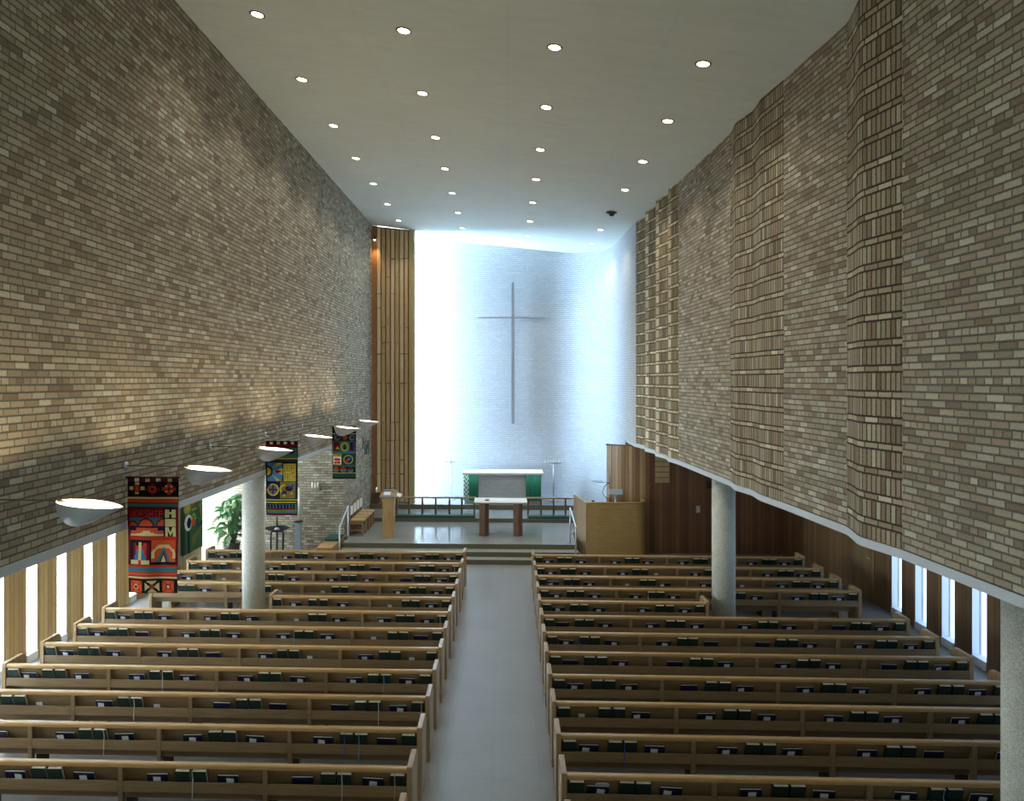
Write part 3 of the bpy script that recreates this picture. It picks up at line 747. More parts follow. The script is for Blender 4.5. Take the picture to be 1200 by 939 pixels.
R.r(615, 796, 755, 918, 'W'); R.tri((658, 796), (712, 796), (685, 866), 'K'); R.tri((650, 846), (650, 920), (686, 920), 'K'); R.tri((720, 846), (720, 920), (684, 920), 'K')
R.r(140, 922, 765, 972, 'R')
R.r(155, 972, 432, 1305, 'K'); R.r(180, 1012, 412, 1250, 'R'); R.r(180, 1012, 215, 1250, 'C'); R.r(375, 1012, 412, 1250, 'C'); R.r(225, 1000, 330, 1050, 'K'); R.r(230, 1095, 345, 1250, 'B'); R.r(205, 1180, 370, 1250, 'B')
R.r(265, 1005, 305, 1260, 'W'); R.r(160, 1245, 412, 1295, 'W'); R.r(260, 1245, 302, 1295, 'R')
R.r(440, 972, 762, 1300, 'O'); R.fill(lambda x, y: 128**2 < (round((x-597)/22)*22)**2+(round((y-1200)/22)*22)**2*.95 < 166**2, 'W', (440, 990, 755, 1210)); R.r(440, 1120, 470, 1215, 'W'); R.r(722, 1120, 752, 1215, 'W')
R.tri((595, 1060), (490, 1268), (692, 1268), 'T'); R.tri((595, 1112), (540, 1268), (650, 1268), 'C'); R.tri((592, 1170), (560, 1268), (624, 1268), 'W'); R.r(432, 1268, 762, 1302, 'K')
R.r(120, 1302, 790, 1334, 'R'); R.r(120, 1334, 790, 1398, 'T'); R.r(120, 1398, 790, 1458, 'R'); R.r(120, 1415, 790, 1440, 'O'); R.r(120, 1464, 790, 1490, 'W'); R.r(120, 1490, 790, 1508, 'C'); R.r(120, 1508, 790, 1690, 'K')
R.r(150, 1525, 312, 1682, 'O'); R.fill(lambda x, y: abs(abs(x-230)-abs(y-1604)) < 16, 'R', (150, 1525, 312, 1682)); R.disc(228, 1604, 32, 'W'); R.disc(228, 1604, 20, 'K')
R.r(350, 1525, 532, 1682, 'W'); R.fill(lambda x, y: abs(abs(x-440)-abs(y-1604)*1.12) < 24, 'K', (350, 1525, 532, 1682)); R.r(412, 1572, 464, 1632, 'R')
R.r(572, 1525, 742, 1682, 'O'); R.fill(lambda x, y: abs(abs(x-657)-abs(y-1604)) < 16, 'R', (572, 1525, 742, 1682)); R.disc(657, 1604, 34, 'K'); R.disc(657, 1604, 22, 'W')
banner('red, black and orange banner with letters, hanging from the second wall lamp arm', -4.85, -4.20, 3.862, 2.38, 8.985, R, 'banners on the left wall')
# second banner
R = Raster(110, 105, 437, 872, 84, 196, 'K')
R.r(110, 105, 440, 140, None)
for a in (113, 184, 256, 329, 400): R.r(a, 105, a+37, 140, 'K')
R.r(110, 140, 440, 172, 'C'); R.r(118, 178, 430, 276, 'T')
for cx in (180, 275, 370): R.disc(cx, 208, 36, 'C', (110, 205, 440, 276)); R.r(cx-36, 200, cx+36, 208, 'C')
R.r(110, 280, 440, 294, 'Y'); R.r(118, 300, 430, 318, 'V')
R.r(125, 330, 282, 520, 'B'); R.disc(125, 420, 58, 'K', (125, 330, 282, 520)); R.disc(125, 420, 40, 'Y', (125, 330, 282, 520))
R.tri((182, 420), (285, 385), (285, 455), 'Y'); R.tri((175, 385), (225, 330), (285, 335), 'Y'); R.tri((175, 455), (225, 520), (270, 510), 'Y')
R.tri((190, 420), (235, 402), (280, 420), 'C'); R.tri((190, 420), (235, 438), (280, 420), 'C'); R.tri((180, 380), (215, 350), (235, 345), 'K'); R.tri((180, 462), (215, 488), (230, 505), 'K')
R.r(293, 338, 416, 518, 'Y'); R.text('ENDURE', 300, 350, 414, 420, 'L'); R.text('FAITH', 300, 440, 414, 510, 'L'); R.r(375, 425, 405, 436, 'R')
R.r(125, 525, 252, 696, 'N'); R.disc(185, 608, 62, 'Y'); R.disc(185, 608, 50, 'T'); R.r(178, 560, 194, 656, 'C'); R.r(138, 600, 234, 618, 'C'); R.disc(185, 608, 20, 'P'); R.disc(185, 608, 62, 'O', (125, 525, 160, 600), 50)
R.r(256, 525, 418, 696, 'L'); R.disc(300, 600, 48, 'Y', None, 30); R.r(305, 560, 360, 640, 'L'); R.disc(350, 595, 40, 'N', None, 0, 1.5); R.disc(300, 640, 26, 'P'); R.disc(375, 560, 30, 'B', None, 18); R.disc(300, 665, 14, 'Y'); R.disc(376, 645, 12, 'Y'); R.tri((320, 600), (400, 545), (380, 600), 'P')
R.r(110, 704, 440, 720, 'Q'); R.r(118, 733, 430, 744, 'Y'); R.r(120, 755, 430, 848, 'T')
for k in range(9): R.r(128+33*k, 758, 150+33*k, 806, 'N')
R.r(128, 798, 415, 812, 'C'); R.r(110, 818, 440, 832, 'L'); R.r(110, 850, 440, 872, 'C')
banner('navy, teal and gold banner with a sun, hanging beside the left column', -4.863, -4.22, 3.868, 2.373, 14.25, R, 'banners on the left wall')
# third banner
R = Raster(112, 175, 388, 842, 84, 196, 'K')
R.r(112, 175, 388, 195, None)
for a in (112, 170, 228, 286, 344): R.r(a, 175, a+32, 195, 'C')
R.r(112, 270, 388, 282, 'Y'); R.r(120, 286, 380, 300, 'V')
for cx, c1, c2 in ((170, 'T', 'C'), (256, 'V', 'R'), (340, 'T', 'P')): R.disc(cx, 325, 36, c1); R.disc(cx+8, 322, 22, c2)
R.r(118, 366, 382, 500, 'E'); R.r(130, 372, 205, 496, 'C'); R.tri((175, 430), (150, 470), (200, 470), 'Q'); R.disc(258, 440, 46, 'Q', None, 30, .8); R.tri((258, 400), (245, 470), (272, 470), 'K'); R.r(312, 372, 376, 496, 'P'); R.r(325, 385, 350, 480, 'N')
R.r(112, 502, 388, 524, 'T'); R.r(118, 528, 222, 664, 'Y'); [R.r(124+13*k_, 534, 131+13*k_, 556, 'E') for k_ in range(7)]; R.r(124, 566, 216, 658, 'S'); R.disc(150, 600, 17, 'R'); R.disc(190, 600, 17, 'R'); R.disc(148, 640, 16, 'R'); R.disc(192, 638, 17, 'R'); R.r(164, 575, 176, 655, 'C')
R.r(228, 528, 382, 664, 'V'); R.disc(298, 600, 58, 'Q', None, 44); R.disc(300, 606, 34, 'N'); R.disc(284, 614, 20, 'R'); R.disc(306, 592, 18, 'B')
R.r(112, 668, 388, 676, 'B'); R.r(112, 682, 388, 692, 'E')
for cx in (152, 240, 325): R.disc(cx, 728, 38, 'T', None, 0, 1.1); R.disc(cx, 728, 38, 'R' if cx < 300 else 'P', (112, 690, 388, 728), 0, 1.1)
R.r(112, 764, 388, 774, 'Y'); R.r(112, 780, 388, 822, 'G'); R.r(112, 790, 388, 812, 'V')
banner('dark green banner with round motifs, hanging by the chancel corner', -4.80, -4.15, 3.835, 2.39, 19.463, R, 'banners on the left wall')
# tapestry on the left aisle wall
R = Raster(130, -80, 340, 800, 60, 150, 'E')
R.r(130, -80, 160, 800, 'V'); R.r(270, 330, 340, 540, 'G'); R.disc(185, 300, 34, 'Q', None, 0, .55); R.disc(185, 300, 16, 'Y', None, 0, .6); R.tri((225, 240), (275, 240), (248, 320), 'R'); R.r(228, 325, 280, 350, 'Q')
R.disc(193, 460, 34, 'S', None, 0, .38); R.disc(200, 465, 20, 'N', None, 0, .34); R.disc(248, 440, 28, 'Q', None, 0, .45); R.disc(248, 480, 22, 'O', None, 0, .5); R.disc(250, 420, 12, 'E')
R.disc(310, 400, 26, 'E', None, 16, .25); R.tri((300, 300), (340, 300), (330, 520), 'L'); R.tri((280, 560), (345, 490), (345, 530), 'N'); R.tri((225, 640), (340, 560), (240, 760), 'L'); R.r(190, 560, 205, 1000, 'N'); R.tri((230, 640), (235, 1000), (222, 1000), 'E')
m = MB()
cols = []
for j in range(R.ny):
    for i in range(R.nx):
        yy = [18.55+1.27*(i+a)/R.nx for a in (0, 1)]; zz = [2.57-2.14*(j+a)/R.ny for a in (0, 1)]
        px = lambda y_: -8.565+.008*math.sin(y_*9)
        m.face([(px(yy[0]), yy[0], zz[1]), (px(yy[1]), yy[1], zz[1]), (px(yy[1]), yy[1], zz[0]), (px(yy[0]), yy[0], zz[0])]); cols.append(PAL[R.c[j][i]])
t = thing('tapestry', 'green leafy tapestry with figures on the left aisle wall by the plant', 'tapestry', (0, 0, 0))
o = m.build('cloth', M_banner, t, weld=False); a = o.data.color_attributes.new('dye', 'FLOAT_COLOR', 'CORNER')
for p, c in zip(o.data.polygons, cols):
    for l in p.loop_indices: a.data[l].color = (*c, 1)
m = MB(); m.tube([(-8.565, 18.5, 2.58), (-8.565, 19.85, 2.58)], .012); m.build('rod', M_black, t)

# ------------------------------------------------------------------ chancel furniture
# timber screen in front of the tall window
t = thing('timber_screen', 'tall slatted timber screen left of the bright chancel wall', 'screen', (XL, 25.55, .691))
SW = 1.55; ZT = zc(XL+SW)-.691-.01
m = MB(); m.prism([(0.005, 0), (SW-.19, 0), (SW-.19, ZT+TILT*.19), (.005, ZT+TILT*SW-.02)], .10, .16, 'y'); m.build('backing_board', M_slat_red, t)
m = MB(); m.prism([(SW-.19, 0), (SW, 0), (SW, ZT), (SW-.19, ZT+TILT*.19)], -.06, .22, 'y'); m.build('edge_post', M_post, t, .004)
m = MB(); m.prism([(.005, 0), (.20, 0), (.20, ZT+TILT*(SW-.2)-.01), (.005, ZT+TILT*SW-.02)], .04, .10, 'y'); m.build('side_board', M_slat_red, t)
sl = [.205+.165*k for k in range(7)]; rs = random.Random(5)
cuts_all = [1.05, 1.55, 2.25, 2.9, 4.3, 5.35, 5.75, 6.3, 7.0, 7.5, 8.1, 8.75]
for k, x in enumerate(sl):
    zt = ZT+TILT*(SW-x)-.06
    cuts = sorted(rs.sample(cuts_all, 5))+[zt]
    m = MB(); z = .03; 
    for c_ in cuts:
        f = rs.choice((0, -.02, .02)); m.box((x, -.02+f, z), (x+.122, .10, c_-.03)); z = c_
    m.build('slat', M_slat_pale if k in (0, 3, 5) else M_slat, t, .003)
    for c_ in cuts[:-1]:
        m = MB(); m.box((x-.02, .0, c_-.05), (x+.14, .06, c_+.005)); m.build('cross_block', M_slat_red, t)
t = thing('spotlight', 'small warm spotlight at the top of the timber screen by the brick wall', 'lamp', (XL+.13, 25.45, 10.15))
m = MB(); m.tube([(0, 0, .06), (0, -.02, -.06)], .035, 12); m.build('body', M_dark, t)
m = MB(); m.tube([(0, -.02, -.06), (0, -.023, -.068)], .03, 12); m.build('lens', M_bulb, t)
l = bpy.data.lights.new('screen_spot_beam', 'SPOT'); l.energy = 60; l.color = (1, .62, .28); l.spot_size = math.radians(60); l.spot_blend = .9; l.shadow_soft_size = .03
o = bpy.data.objects.new('screen_spot_beam', l); C.objects.link(o); o.location = (XL+.12, 25.40, 10.05); o.rotation_euler = (math.radians(6), 0, 0)

# cross on the chancel wall
t = thing('wall_cross', 'tall thin metal cross on the curved white brick wall', 'cross', (.185, 26.50, 3.46))
m = MB(); m.box((-.062, -.03, 0), (.062, .03, 5.23)); m.build('upright', M_crossmetal, t, .006)
m = MB(); m.box((-1.29, -.028, 3.90), (1.29, .028, 3.965)); m.build('crossbar', M_crossmetal, t, .004)
m = MB()
for z in (.5, 2.6, 4.9): m.tube([(0, .03, z), (0, .13, z)], .012)
m.build('wall_fixing', M_steel, t)
# altar
AY0, AY1, AZ = 25.45, 26.25, .691
t = thing('altar', 'stone altar with white cloth top against the white brick wall', 'altar', (-.18, AY0, AZ))
m = MB(); X0, X1 = -1.36, 1.36
xs_ = [(X0, X1)]
for z0, z1 in ((0, 1.02),):
    for (a, b, c_) in (((X0, .0), (X1, .0), 0), ((X1, .0), (X1, .8), 0), ((X1, .8), (X0, .8), 0), ((X0, .8), (X0, 0), 0)):
        L = math.hypot(b[0]-a[0], b[1]-a[1]); m.face([(a[0], a[1], z0), (b[0], b[1], z0), (b[0], b[1], z1), (a[0], a[1], z1)], [(0, z0), (L, z0), (L, z1), (0, z1)])
m.build('body', M_white, t)
m = MB(); m.box((-1.43, -.07, 1.02), (1.43, .85, 1.10)); m.build('mensa', M_stone, t, .006)
m = MB(); m.box((-1.44, -.078, 1.10), (1.44, .86, 1.112)); m.box((-1.44, -.082, 1.04), (1.44, -.074, 1.11)); m.build('altar_cloth', M_cloth_w, t, .003)
def parament():
    m, nt, b = new_mat('altar_green'); n = N(nt); ob = n.coord('Object'); x, y, z = n.sep(ob)
    zig = n.m('ABSOLUTE', n.m('SUBTRACT', n.m('FRACT', n.m('MULTIPLY', n.m('ADD', z, n.m('MULTIPLY', n.m('ABSOLUTE', n.m('SUBTRACT', n.m('FRACT', n.m('MULTIPLY', x, 7.0)), .5)), .3)), 6.5)), .5))
    pat = n.m('MULTIPLY', n.m('GREATER_THAN', n.m('ADD', zig, n.m('MULTIPLY', n.noise(ob, 14), .35)), .40), n.m('LESS_THAN', x, -1.20))  # pale zigzag paints light showing through at the left edge
    c = n.mixc(pat, (.02, .20, .11), (.70, .80, .74)); nt.links.new(c, b.inputs['Base Color']); b.inputs['Roughness'].default_value = .8; return m
M_par = parament()
for a, b in ((-1.385, -.86), (.82, 1.36)):
    m = MB(); n_s = 18
    vs = []
    for k in range(n_s+1):
        u_ = k/n_s; x = a+(b-a)*u_; yv = -.09-.006*math.sin(u_*22)
        vs += [(x, yv, .12), (x, yv, 1.045)]
    m.mesh(vs, [(2*k, 2*k+2, 2*k+3, 2*k+1) for k in range(n_s)], 0, True)
    o = m.build('parament', M_par, t); s_ = o.modifiers.new('thick', 'SOLIDIFY'); s_.thickness = .006
# candelabra
def candelabrum(x, y, label):
    t = thing('candelabrum', label, 'candle stand', (x, y, .691), 0, 'seven-branched candle stands')
    m = MB(); m.lathe([(0, 0), (.16, 0), (.16, .02), (.03, .04), (0, .04)], n=20); m.build('base', M_steel, t)
    m = MB(); m.tube([(0, 0, .03), (0, 0, 1.33)], .022, 10); m.build('pole', M_steel, t)
    m = MB(); m.box((-.31, -.012, 1.37), (.31, .012, 1.39)); m.tube([(0, 0, 1.3), (0, 0, 1.38)], .012)
    m.tube([(-.10, 0, 1.37), (0, 0, 1.22), (.10, 0, 1.37)], .008, 6); m.build('arm', M_steel, t)
    for k in range(7):
        m = MB(); m.tube([(-.30+.1*k, 0, 1.39), (-.30+.1*k, 0, 1.49)], .014, 8); m.build('candle', M_candle, t)
    return t
candelabrum(1.655, 26.02, 'steel candle stand with a row of candles, right of the altar')
candelabrum(-2.08, 26.30, 'steel candle stand lost in the glare, left of the altar')
# communion rails with kneelers
def rail(x0, x1, posts, label):
    t = thing('communion_rail', label, 'rail', (x0, 24.05, .526), 0, 'communion rails')
    L = x1-x0
    m = MB(); m.box((0, -.07, .580), (L, .08, .630)); m.build('handrail', M_oak_end, t, .006)
    for p in posts:
        m = MB(); m.box((p-.030, -.03, 0), (p+.030, .035, .585)); m.build('post', M_brown, t, .003)
    m = MB(); m.box((.02, -.44, .0), (L-.02, -.10, .035)); m.box((.05, -.42, .035), (L-.05, -.12, .07)); m.build('kneeler', M_cushion, t, .01)
    return t
rail(-3.84, -1.06, [.10, .52, .97, 1.42, 1.88, 2.30, 2.72], 'low oak communion rail with green kneeler, left of the table')
rail(.63, 2.32, [.05, .48, .90, 1.30, 1.64], 'low oak communion rail with green kneeler, right of the table')
# free-standing table
t = thing('communion_table', 'brown wooden communion table with pale top in front of the rails', 'table', (-.215, 21.85, .40))
m = MB(); m.box((-.80, -.36, .965), (.80, .40, 1.02)); m.build('tabletop', M_brown, t, .006)
m = MB(); m.box((-.80, -.365, 1.02), (.80, .405, 1.03)); m.box((-.805, -.37, .99), (.805, -.362, 1.028)); m.build('top_cloth', M_cloth_w, t, .002)
for s_ in (-1, 1):
    cx_ = -.50 if s_ < 0 else .52
    m = MB(); m.prism([(cx_-.14, -.30), (cx_+.03, -.36), (cx_+.14, -.26), (cx_+.14, .20), (cx_+.02, .30), (cx_-.14, .22)], 0, .965, 'z'); m.build('leg', M_brown, t, .004)
m = MB(); m.lathe([(0, .0), (.05, 0), (.075, .025), (.07, .025), (.045, .008), (0, .008)], n=20)
o = m.build('bowl', M_dark, loc=(-.62, 21.72, 1.431)); tag(o, 'small dark bowl on the communion table', 'bowl')
# lectern with microphone and papers
t = thing('lectern', 'oak pillar lectern with sloping desk left of the communion table', 'lectern', (-3.555, 21.32, .40))
m = MB(); m.box((-.172, -.11, 0), (.172, .14, 1.20)); m.build('pillar', M_lectern, t, .004)
m = MB(); m.box((-.26, -.17, -.02), (.26, .25, .02)); o = m.build('desk', M_lectern, t, .005); o.location = (0, .02, 1.235); o.rotation_euler = (math.radians(16), 0, 0)
m = MB(); m.box((-.24, .20, .02), (.20, .24, .075)); m.box((-.24, -.16, .02), (.2, -.145, .05)); o = m.build('book_ledge', M_bluegrey, t); o.location = (0, .02, 1.235); o.rotation_euler = (math.radians(16), 0, 0)
m = MB(); m.tube([(-.22, .2, 1.28), (-.22, .15, 1.34), (-.12, .08, 1.43), (.02, .02, 1.455), (.12, .0, 1.46)], .006, 6); m.build('microphone_arm', M_dark, t)
m = MB(); m.tube([(.11, .0, 1.46), (.15, -.005, 1.462)], [.016, .014], 8); m.build('microphone', M_black, t)
for k, (dx, a) in enumerate(((.30, .15), (.33, -.10))):
    m = MB(); m.box((-.05, -.10, 0), (.05, .10, .004)); o = m.build('paper_sheet', M_card, t); o.location = (dx-.01, .02+.04*k, 1.255-.02*k); o.rotation_euler = (math.radians(18), math.radians(25), a)
m = MB(); m.box((-.14, -.11, 0), (.06, .12, .03)); o = m.build('open_book', M_card, None, .003, loc=(-3.56, 21.33, 1.668)); o.rotation_euler = (math.radians(16), 0, 0); tag(o, 'white open book lying on the sloping lectern desk', 'book')
# chairs in a row along the left wall, facing the chancel
def make_chair(label, y):
    t = thing('chancel_chair', label, 'chair', (-4.80, y, .40), 0, 'oak chairs along the left wall')
    W, D = .44, .46
    for yy in (.02, W-.06):
        m = MB(); m.box((0, yy, 0), (.045, yy+.045, .88)); m.build('rear_leg', M_chair, t, .004)
        m = MB(); m.box((D-.05, yy, 0), (D, yy+.05, .43)); m.build('front_leg', M_chair, t, .004)
        m = MB(); m.box((.04, yy+.008, .34), (D-.03, yy+.035, .42)); m.box((.04, yy+.01, .14), (D-.03, yy+.032, .18)); m.build('side_rail', M_chair, t, .003)
    m = MB(); m.box((.03, .0, .425), (D+.02, W, .455)); m.build('seat_frame', M_chair, t, .005)
    m = MB(); m.box((.06, .03, .455), (D-.02, W-.03, .472)); m.build('woven_seat', M_rush, t, .006)
    m = MB(); m.box((.045, .065, .60), (.068, W-.06, .86)); m.build('back_infill', M_cream, t, .008)  # plain white infill on the upper part of the back
    m = MB(); m.box((.008, .06, .80), (.04, W-.06, .87)); m.box((.008, .06, .56), (.04, W-.06, .62)); m.build('back_rail', M_chair, t, .003)
    return t
CL = ['oak chair nearest the steps in the row along the left chancel wall', 'oak chair second from the steps in the row along the left wall', 'oak chair third from the steps in the row along the left wall', 'oak chair farthest from the steps in the row along the left wall']
ch = make_chair(CL[0], 21.40)
for k in range(1, 4): copy_thing(ch, (-4.80, 21.40+.47*k, .40), CL[k])
# credence box with candle in the far left corner
t = thing('credence_box', 'dark red wooden box in the corner at the foot of the timber screen', 'box', (-4.66, 25.30, .691))
m = MB(); m.box((-.13, -.06, 0), (.12, .12, .38)); m.build('body', M_brown, t, .006)
m = MB(); m.box((-.145, -.075, .38), (.135, .135, .40)); m.build('lid', M_brown, t, .004)
m = MB(); m.tube([(0, 0, 0), (0, 0, .13)], .035, 14)
t2 = thing('small_candle', 'short white candle on the dark box by the timber screen', 'candle', (-4.66, 25.32, 1.091)); m.build('wax', M_candle, t2)
m = MB(); m.lathe([(0, 0), (.010, .012), (.007, .03), (0, .045)], (0, 0, .135), 10); m.build('flame', M_flame, t2)

# ------------------------------------------------------------------ pulpit
t = thing('pulpit', 'rounded veneered wooden pulpit right of the chancel steps', 'pulpit', (0, 0, 0))
pl = [(2.06, 22.0), (2.27, 20.48)]
pl2 = [(2.27, 20.48), (2.6, 20.455), (3.2, 20.45), (3.66, 20.47)]+[(3.66+.27*math.sin(a), 20.74-.27*math.cos(a)) for a in (.3, .6, .9, 1.2, 1.57)]+[(3.935, 21.0), (3.93, 21.19)]
def shellwall(pts, z0, z1, th):
    m = MB(); off = []
    for i, p in enumerate(pts):
        a = Vector(pts[max(i-1, 0)]); b = Vector(pts[min(i+1, len(pts)-1)]); d = (b-a).normalized(); nrm = Vector((-d.y, d.x)); off.append((p[0]+nrm.x*th, p[1]+nrm.y*th))
    n = len(pts); zt = (lambda i: z1) if not callable(z1) else z1
    vs = [(*pts[i], z0) for i in range(n)]+[(*pts[i], zt(i)) for i in range(n)]+[(*off[i], zt(i)) for i in range(n)]+[(*off[i], z0) for i in range(n)]
    fs = []
    for i in range(n-1):
        for k in range(3): fs.append((k*n+i, k*n+i+1, (k+1)*n+i+1, (k+1)*n+i))
        fs.append((3*n+i, 3*n+i+1, i+1, i))
    fs += [(0, n, 2*n, 3*n), (n-1, 4*n-1, 3*n-1, 2*n-1)]
    m.mesh(vs, fs); return m
m = shellwall(pl2, 0, 1.60, .05); m.build('front_panel', M_ply, t, .004)
m = shellwall(pl, 0, 1.60, -.045)
m.build('side_panel', M_oak_end, t, .004)
rim = [(x, y, 1.605) for x, y in pl2]; m = MB(); m.tube(rim, .022, 8); m.build('top_rim', M_oak_cap, t)
m = MB(); m.prism([(2.12, 21.95), (2.34, 20.55), (3.6, 20.52), (3.86, 20.8), (3.86, 21.18), (3.3, 21.40), (2.93, 21.65), (2.93, 21.95)], .0, .42, 'z'); m.build('floor_platform', M_ply, t)
m = MB(); m.tube([(3.19, 21.35, .42), (3.19, 21.35, 1.72)], .03, 10); m.build('desk_post', M_steel, t)
m = MB(); m.box((-.205, -.012, -.09), (.205, .02, .10)); o = m.build('reading_desk', M_bluegrey, t, .004); o.location = (3.19, 21.32, 1.775); o.rotation_euler = (math.radians(-38), 0, 0)
m = MB(); m.tube([(2.93, 21.25, 1.58), (2.86, 21.3, 1.66), (2.80, 21.3, 1.76), (2.86, 21.3, 1.95), (2.95, 21.28, 2.04)], .010, 8); m.build('microphone_arm', M_dark, t)
m = MB(); m.tube([(2.94, 21.28, 2.035), (2.98, 21.26, 2.05)], .02, 8); m.build('microphone', M_black, t)
m = MB(); m.box((2.50, 21.45, 2.065), (2.82, 21.55, 2.08)); m.tube([(2.62, 21.5, 2.065), (2.64, 21.5, 2.03), (2.86, 21.55, 2.02), (3.05, 21.64, 2.02)], .010, 8); m.build('reading_lamp', M_bluegrey, t)
m = MB(); m.box((2.40, 20.56, 1.605), (2.47, 20.62, 1.65)); m.build('clip', M_dark, t)
# curved board screen behind the pulpit
t = thing('pulpit_screen', 'tall curved screen of upright boards behind the pulpit', 'screen', (0, 0, 0))
ps = smooth_poly([(2.985, 21.78), (3.10, 21.64), (3.33, 21.48), (3.63, 21.36), (3.88, 21.28), (4.06, 21.25)], 4)
m = MB(); wall_strip(m, ps, 0, 3.13); wall_strip(m, [(x, y+.06) for x, y in ps], 0, 3.13)
m.face([(*ps[0], 0), (ps[0][0], ps[0][1]+.06, 0), (ps[0][0], ps[0][1]+.06, 3.13), (*ps[0], 3.13)], [(0, 0), (.05, 0), (.05, 3), (0, 3)])
for i in range(len(ps)-1): m.face([(*ps[i], 3.13), (*ps[i+1], 3.13), (ps[i+1][0], ps[i+1][1]+.06, 3.13), (ps[i][0], ps[i][1]+.06, 3.13)], [(0, 0), (.05, 0), (.05, .05), (0, .05)])
m.build('board_panel', M_board_screen, t)
m = MB(); m.tube([(x, y+.03, 3.135) for x, y in ps], .028, 8); m.build('cap', M_brown, t)
# hymn board, switch and loudspeaker on the dark board wall
t = thing('hymn_board', 'pale wooden hymn board of five slats on the dark wall', 'hymn board', (4.535, 21.245, 2.065))
m = MB(); m.box((-.20, -.015, 0), (.20, 0, .80)); m.build('backing', M_brown, t)
for k in range(5):
    m = MB(); m.box((-.205, -.05, .01+.16*k), (.205, -.015, .148+.16*k)); m.build('slat', M_tan, t, .004)
t = thing('light_switch', 'small ivory switch plate on the dark wall left of the right column', 'switch', (5.58, 21.245, 1.30))
m = MB(); m.box((-.06, -.012, -.10), (.06, 0, .10)); m.build('plate', M_plastic, t, .003); m = MB(); m.box((-.015, -.022, -.03), (.015, -.012, .03)); m.build('toggle', M_card, t)
t = thing('loudspeaker', 'small black loudspeaker high on the dark wall beside the right column', 'loudspeaker', (5.88, 21.24, 2.03))
m = MB(); m.box((-.07, -.14, -.10), (.10, -.02, .10)); m.build('cabinet', M_black, t, .006); m = MB(); m.box((-.02, -.02, -.02), (.05, .005, .02)); m.build('bracket', M_dark, t)
# stair handrails
def handrail(label, p0, p1, top0, top1, mat):
    t = thing('handrail', label, 'handrail', p0)
    q = lambda p: tuple(a-b for a, b in zip(p, p0))
    m = MB(); m.tube([q(p0), q(top0)], .022, 10); m.build('post', mat, t); m = MB(); m.tube([q(p1), q(top1)], .022, 10); m.build('post', mat, t)
    d = Vector(q(top1))-Vector(q(top0)); e = d.normalized()*.06
    m = MB(); m.tube([Vector(q(top0))-e, Vector(q(top0)), Vector(q(top1)), Vector(q(top1))+e*.5], .020, 10); m.build('rail', mat, t)
M_paleblue = plain('handrail_paint', (.55, .62, .68), .4, .2)
handrail('pale metal stair handrail beside the row of chairs', (-4.70, 19.90, .132), (-4.70, 20.95, .40), (-4.70, 19.90, .97), (-4.70, 20.95, 1.36), M_paleblue)
handrail('brushed metal stair handrail beside the pulpit', (1.88, 19.92, .132), (1.80, 20.75, .40), (1.88, 19.92, 1.04), (1.80, 20.75, 1.38), M_steel)
# kneeling bench with cushion left of the steps
t = thing('kneeling_bench', 'low wooden bench with green cushion left of the chancel steps', 'bench', (-5.06, 20.30, 0))
m = MB(); m.box((-.22, -.72, 0), (.22, .82, .46)); m.build('frame', M_chair, t, .006)
m = MB(); m.box((-.20, .10, .46), (.20, .80, .52)); m.build('cushion', M_cushion, t, .015)

# ------------------------------------------------------------------ font, candle pillar, plant, small wall fittings
t = thing('baptismal_font', 'black iron baptismal font with wide shallow dish and finial', 'font', (-6.62, 20.35, 0))
for a in (.35, .35+PI/2):
    m = MB(); c_, s_ = math.cos(a), math.sin(a); r_ = .17
    m.tube([(-r_*c_, -r_*s_, 0), (-r_*c_, -r_*s_, .70), (-(r_-.03)*c_, -(r_-.03)*s_, .745), ((r_-.03)*c_, (r_-.03)*s_, .745), (r_*c_, r_*s_, .70), (r_*c_, r_*s_, 0)], .027, 8); m.build('leg_frame', M_black, t)
m = MB(); m.lathe([(0, .765), (.12, .768), (.24, .785), (.35, .835), (.347, .843), (.24, .795), (.10, .776), (0, .776)], n=28); m.build('dish', M_black, t)
m = MB(); m.lathe([(0, .77), (.09, .775), (.06, .83), (.02, .86), (0, .86)], n=18); m.build('lid', M_steel, t)
m = MB(); m.tube([(0, 0, .86), (0, 0, 1.0), (.0, 0, 1.10)], [.022, .026, .018], 8); m.lathe([(0, 1.09), (.03, 1.11), (.02, 1.15), (0, 1.16)], n=10); m.build('finial', M_black, t)
t = thing('candle_pillar', 'blue-grey square metal pillar with black drip dish beside the font', 'candle stand', (-6.02, 20.40, 0))
m = MB(); m.box((-.075, -.075, 0), (.075, .075, .98)); m.build('pillar', M_bluegrey, t, .004)
m = MB(); m.lathe([(0, .98), (.03, .985), (.03, 1.01), (.15, 1.02), (.15, 1.03), (.03, 1.05), (0, 1.05)], n=24); m.build('drip_dish', M_black, t)
t = thing('paschal_candle', 'tall white candle standing on the blue-grey pillar', 'candle', (-5.985, 20.40, 1.05))
m = MB(); m.tube([(0, 0, 0), (0, 0, .94)], .030, 14); m.build('wax', M_candle, t); m = MB(); m.tube([(0, 0, .94), (0, 0, .965)], .004, 6); m.build('wick', M_black, t)
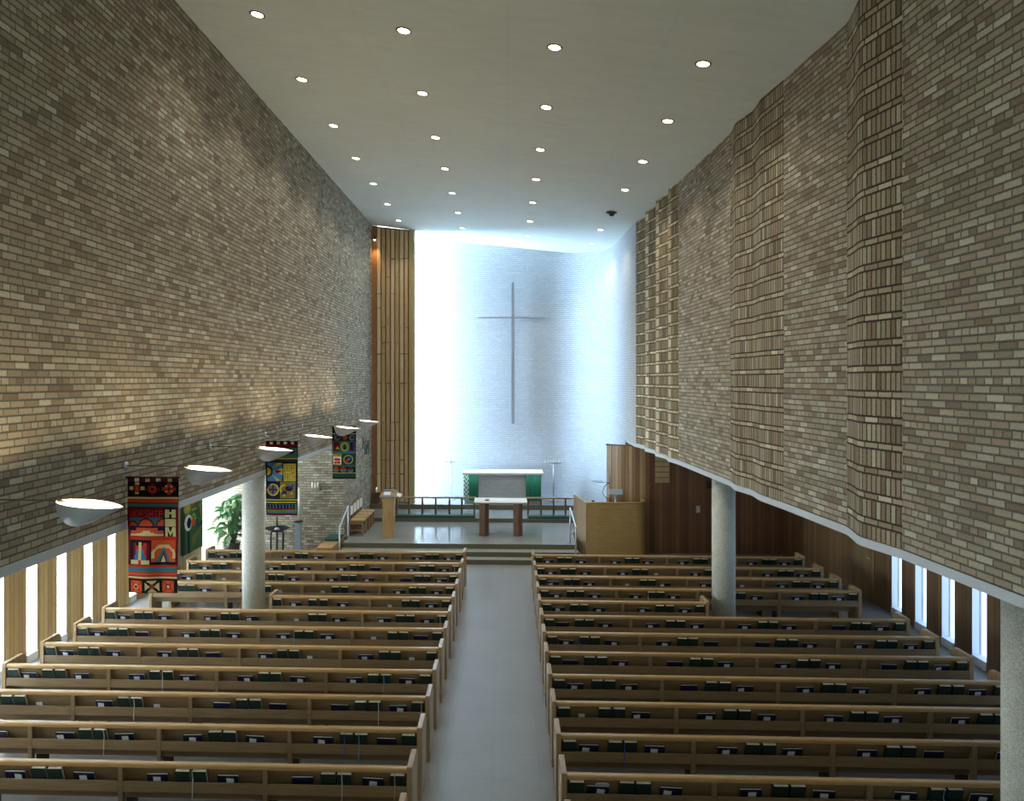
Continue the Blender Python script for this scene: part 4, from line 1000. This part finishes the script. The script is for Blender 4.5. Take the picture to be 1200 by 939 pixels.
# palm
t = thing('potted_palm', 'large potted palm in front of the bright alcove wall', 'plant', (-8.02, 20.55, 0))
m = MB(); m.lathe([(0, 0), (.20, 0), (.25, .36), (.26, .38), (.23, .38), (.22, .33), (0, .33)], n=24); m.build('pot', M_soil, t)
rp_ = random.Random(11); fol = MB(); st = MB()
def frond(base, az, length, rise, droop, nl):
    pts = []
    for k in range(10):
        s_ = k/9; h = length*s_*.75*math.cos(droop*s_*.6); z = rise*s_-droop*.55*s_*s_*length
        pts.append(Vector((base.x+math.cos(az)*h, base.y+math.sin(az)*h*.75, base.z+z)))
    st.tube(pts, [.008*(1-.8*k/9)+.002 for k in range(10)], 5)
    for k in range(nl):
        s_ = .25+.75*k/(nl-1); i = min(8, int(s_*9)); f = s_*9-i; p = pts[i].lerp(pts[i+1], f); d = (pts[i+1]-pts[i]).normalized()
        side = d.cross(Vector((0, 0, 1))).normalized()
        for sg in (-1, 1):
            L = .17*(1-.55*abs(s_-.45))*rp_.uniform(.8, 1.15); dr = (side*sg*.8+d*.75+Vector((0, 0, -.25+rp_.uniform(-.15, .15)))).normalized()
            wv = dr.cross(Vector((rp_.uniform(-.3, .3), rp_.uniform(-.3, .3), 1))).normalized()*.0055
            tip = p+dr*L+Vector((0, 0, -.05)); mid = p+dr*L*.45+Vector((0, 0, .012))
            fol.mesh([p, mid+wv, tip, mid-wv], [(0, 1, 2), (0, 2, 3)])
for k in range(64):
    az = rp_.uniform(0, 2*PI); b0 = Vector((rp_.uniform(-.09, .09), rp_.uniform(-.07, .07), .34))
    h0 = rp_.choice((.2, .4, .6, .8, 1.0, 1.2)); b1 = Vector((b0.x*1.8+.05*math.cos(az), b0.y*1.4, .34+h0))
    st.tube([b0, (b0+b1)/2+Vector((.02, 0, 0)), b1], .011, 6)
    frond(b1, az, rp_.uniform(.55, .95), rp_.uniform(.2, .6), rp_.uniform(.6, 1.4), 15)
fol.build('foliage', M_leaf, t); st.build('stem', M_stem, t)
# small shelf with three white bottles on the end wall
t = thing('wall_shelf', 'small shelf on the brick end wall above the kneeling bench', 'shelf', (-5.71, 21.195, 1.87))
m = MB(); m.box((-.14, -.09, -.012), (.14, 0, .0)); m.build('board', M_tan, t); m = MB(); m.box((.11, -.06, -.07), (.15, 0, -.0)); m.build('bracket', M_black, t)
for k, nm in enumerate(('leftmost', 'middle', 'rightmost')):
    m = MB(); m.lathe([(0, 0), (.026, .0), (.03, .05), (.028, .13), (.020, .165), (0, .17)], n=14)
    o = m.build('vessel', M_cloth_w, loc=(-5.81+.083*k, 21.15, 1.871)); tag(o, '%s of three small white vessels on the wall shelf' % nm, 'vessel', 'white vessels on the wall shelf')
# square emblem on the chancel part of the left wall
t = thing('wall_emblem', 'small dark square metal emblem on the left chancel wall', 'emblem', (XL, 24.40, 2.78))
m = MB(); a_ = .33
for q in (((.06, -a_, -.2), (.06, a_, -.2)), ((.06, a_, -.2), (.06, a_, .22)), ((.06, a_, .22), (.06, -a_, .22)), ((.06, -a_, .22), (.06, -a_, -.2)), ((.06, -.08, -.2), (.06, -.08, .12)), ((.06, .10, -.05), (.06, .10, .2))): m.tube(q, .014, 6)
m.build('frame', M_black, t)
m = MB(); m.tube([(.0, -.62, .40), (.05, -.62, .40), (.05, -.62, .02)], .013, 6); m.tube([(.05, -.62, .22), (.06, -.3, .2)], .010, 6); m.tube([(0, 0, .22), (.06, 0, .22)], .01, 6); m.build('bracket', M_black, t)
